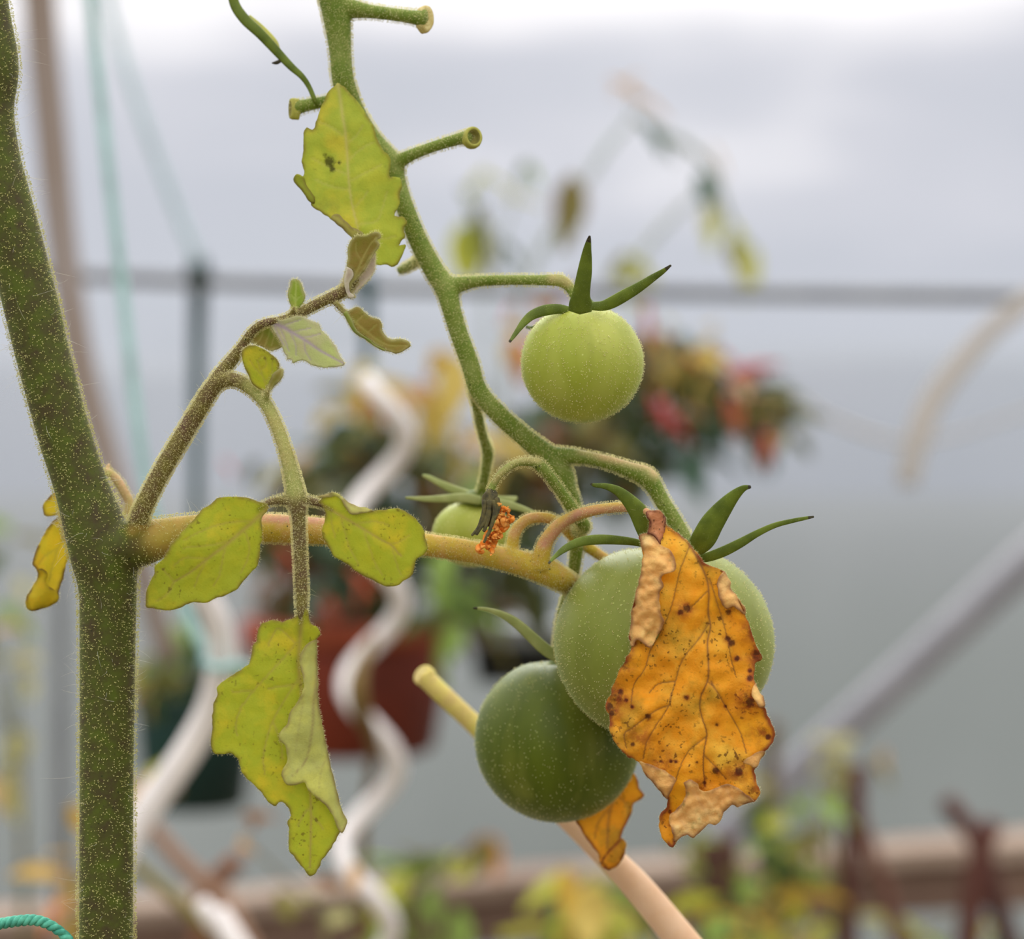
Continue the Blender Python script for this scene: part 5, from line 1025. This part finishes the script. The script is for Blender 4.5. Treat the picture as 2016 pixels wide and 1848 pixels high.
tomato('largest round green tomato, partly covered by the withered orange leaflet', 1306, 1264, 216, 198, .4655, M['tom2'],
       [sp_([(1320, 1085, 14), (1290, 1070, 20), (1273, 1042, 20), (1258, 1010, 19), (1238, 985, 14), (1216, 966, 9.5), (1192, 957, 6), (1172, 955, 4), (1163, 952, 2)], .447, .440, tip=.05),
        sp_([(1345, 1090, 14), (1368, 1078, 19), (1385, 1060, 24), (1402, 1030, 23), (1424, 1000, 18), (1446, 975, 11.5), (1464, 961, 6.5), (1478, 958, 3)], .449, .440, tip=.07),
        sp_([(1350, 1098, 6), (1385, 1098, 9), (1420, 1087, 10.5), (1455, 1070, 9.5), (1490, 1050, 7), (1525, 1034, 5.5), (1560, 1025, 4.5), (1585, 1020, 3.5), (1602, 1017, 2)], .451, .444, tip=.10),
        sp_([(1300, 1082, 5), (1255, 1068, 7), (1215, 1063, 9), (1175, 1062, 10), (1140, 1067, 9), (1112, 1080, 7), (1092, 1096, 4), (1080, 1109, 2)], .450, .436, tip=.05)], 4200, seed=1.2, calyx=[(1345, 1060, .463, 18), (1342, 1078, .463, 34), (1338, 1088, .463, 48)])
tomato('dark green tomato hanging lowest, tucked behind the largest one', 1098, 1455, 162.5, 162, .492, M['tom3'],
       [sp_([(1120, 1300, 10), (1095, 1292, 11), (1070, 1275, 12), (1045, 1252, 11), (1015, 1225, 9), (985, 1208, 6.5), (955, 1199, 4), (932, 1197, 2)], .480, .474, tip=.07, flat=.6, m='sepal_pale')], 1500, seed=2.2, calyx=[(1100, 1290, .492, 12), (1103, 1300, .492, 26), (1105, 1308, .492, 34)])
tomato('little pale green tomato half hidden behind the yellow stalk', 930, 1050, 78, 66, .500, M['tom1'],
       [sp_([(945, 985, 9), (915, 980, 9.5), (880, 981, 8), (845, 982, 6), (820, 981, 4), (798, 979, 2)], .493, .488, tip=.03, n=300, m='sepal_pale'),
        sp_([(935, 978, 9), (910, 970, 9.5), (885, 960, 8), (860, 948, 6), (845, 940, 5), (832, 935, 2.5)], .498, .500, tip=.03, n=300, m='sepal_pale'),
        sp_([(955, 985, 8), (985, 990, 8), (1015, 997, 7), (1042, 1006, 5), (1065, 1014, 2)], .493, .488, tip=.03, n=300, m='sepal_pale'),
        sp_([(960, 980, 7), (985, 984, 8), (1005, 984, 8), (1018, 979, 3)], .500, .503, tip=.03, n=300, m='sepal_pale')], 500, seed=3.1, calyx=[(946, 968, .498, 14), (942, 980, .498, 32), (940, 990, .498, 44)])

# cut old stalk slanting down towards the camera
st = [tube([(834, 1330, .535, 20), (880, 1375, .532, 20), (940, 1432, .529, 20), (1050, 1545, .523, 22), (1150, 1640, .517, 25), (1250, 1740, .511, 30), (1340, 1848, .506, 33), (1470, 2010, .50, 36)], 6, ns=18)]
V, F = fuse(st, .0008, 3); p2 = pxof(V); wv = np.clip((p2[:, 1]-1480)/140, 0, 1)
o = mk('old_stalk', V, F, M['cane_dry'], None, attrs={'warm': wv}, at=P(1470, 2010, .5)); tag(o, 'thick cut stalk slanting below the lowest tomato, yellow fading to pale tan', 'stalk')
disc(832, 1328, .5345, 22, 20, [M['cane_dry'], M['cut']], o, 'cut_end', (-.6, -.5, .5), seed=4)

# teal twine round the foot of the stem in view
tw = []
for a in range(3):
    pts = []
    for k in range(90):
        t = k/89; x = -60+t*200; y = 1826-16*math.sin((x+10)/110*math.pi*.5+.35)+max(0, (x-55))**2*.0052
        ang = t*34+a*2.094
        pts.append((x+math.cos(ang)*2.5, y+math.sin(ang)*5.5, .4465+math.cos(ang)*.0006+.006*max(0, t-.55), 6.3))
    tw.append(tube(pts, 1, ns=8))
V, F, _ = join(tw); mk('garden_twine', V, F, simple('twine_teal', lin(92, 178, 150), lin(60, 140, 118), .7, 700), None, at=P(0, 1826, .4465)); o = bpy.data.objects['garden_twine']; tag(o, 'teal plastic twine loop beside the foot of the thick stem', 'twine')
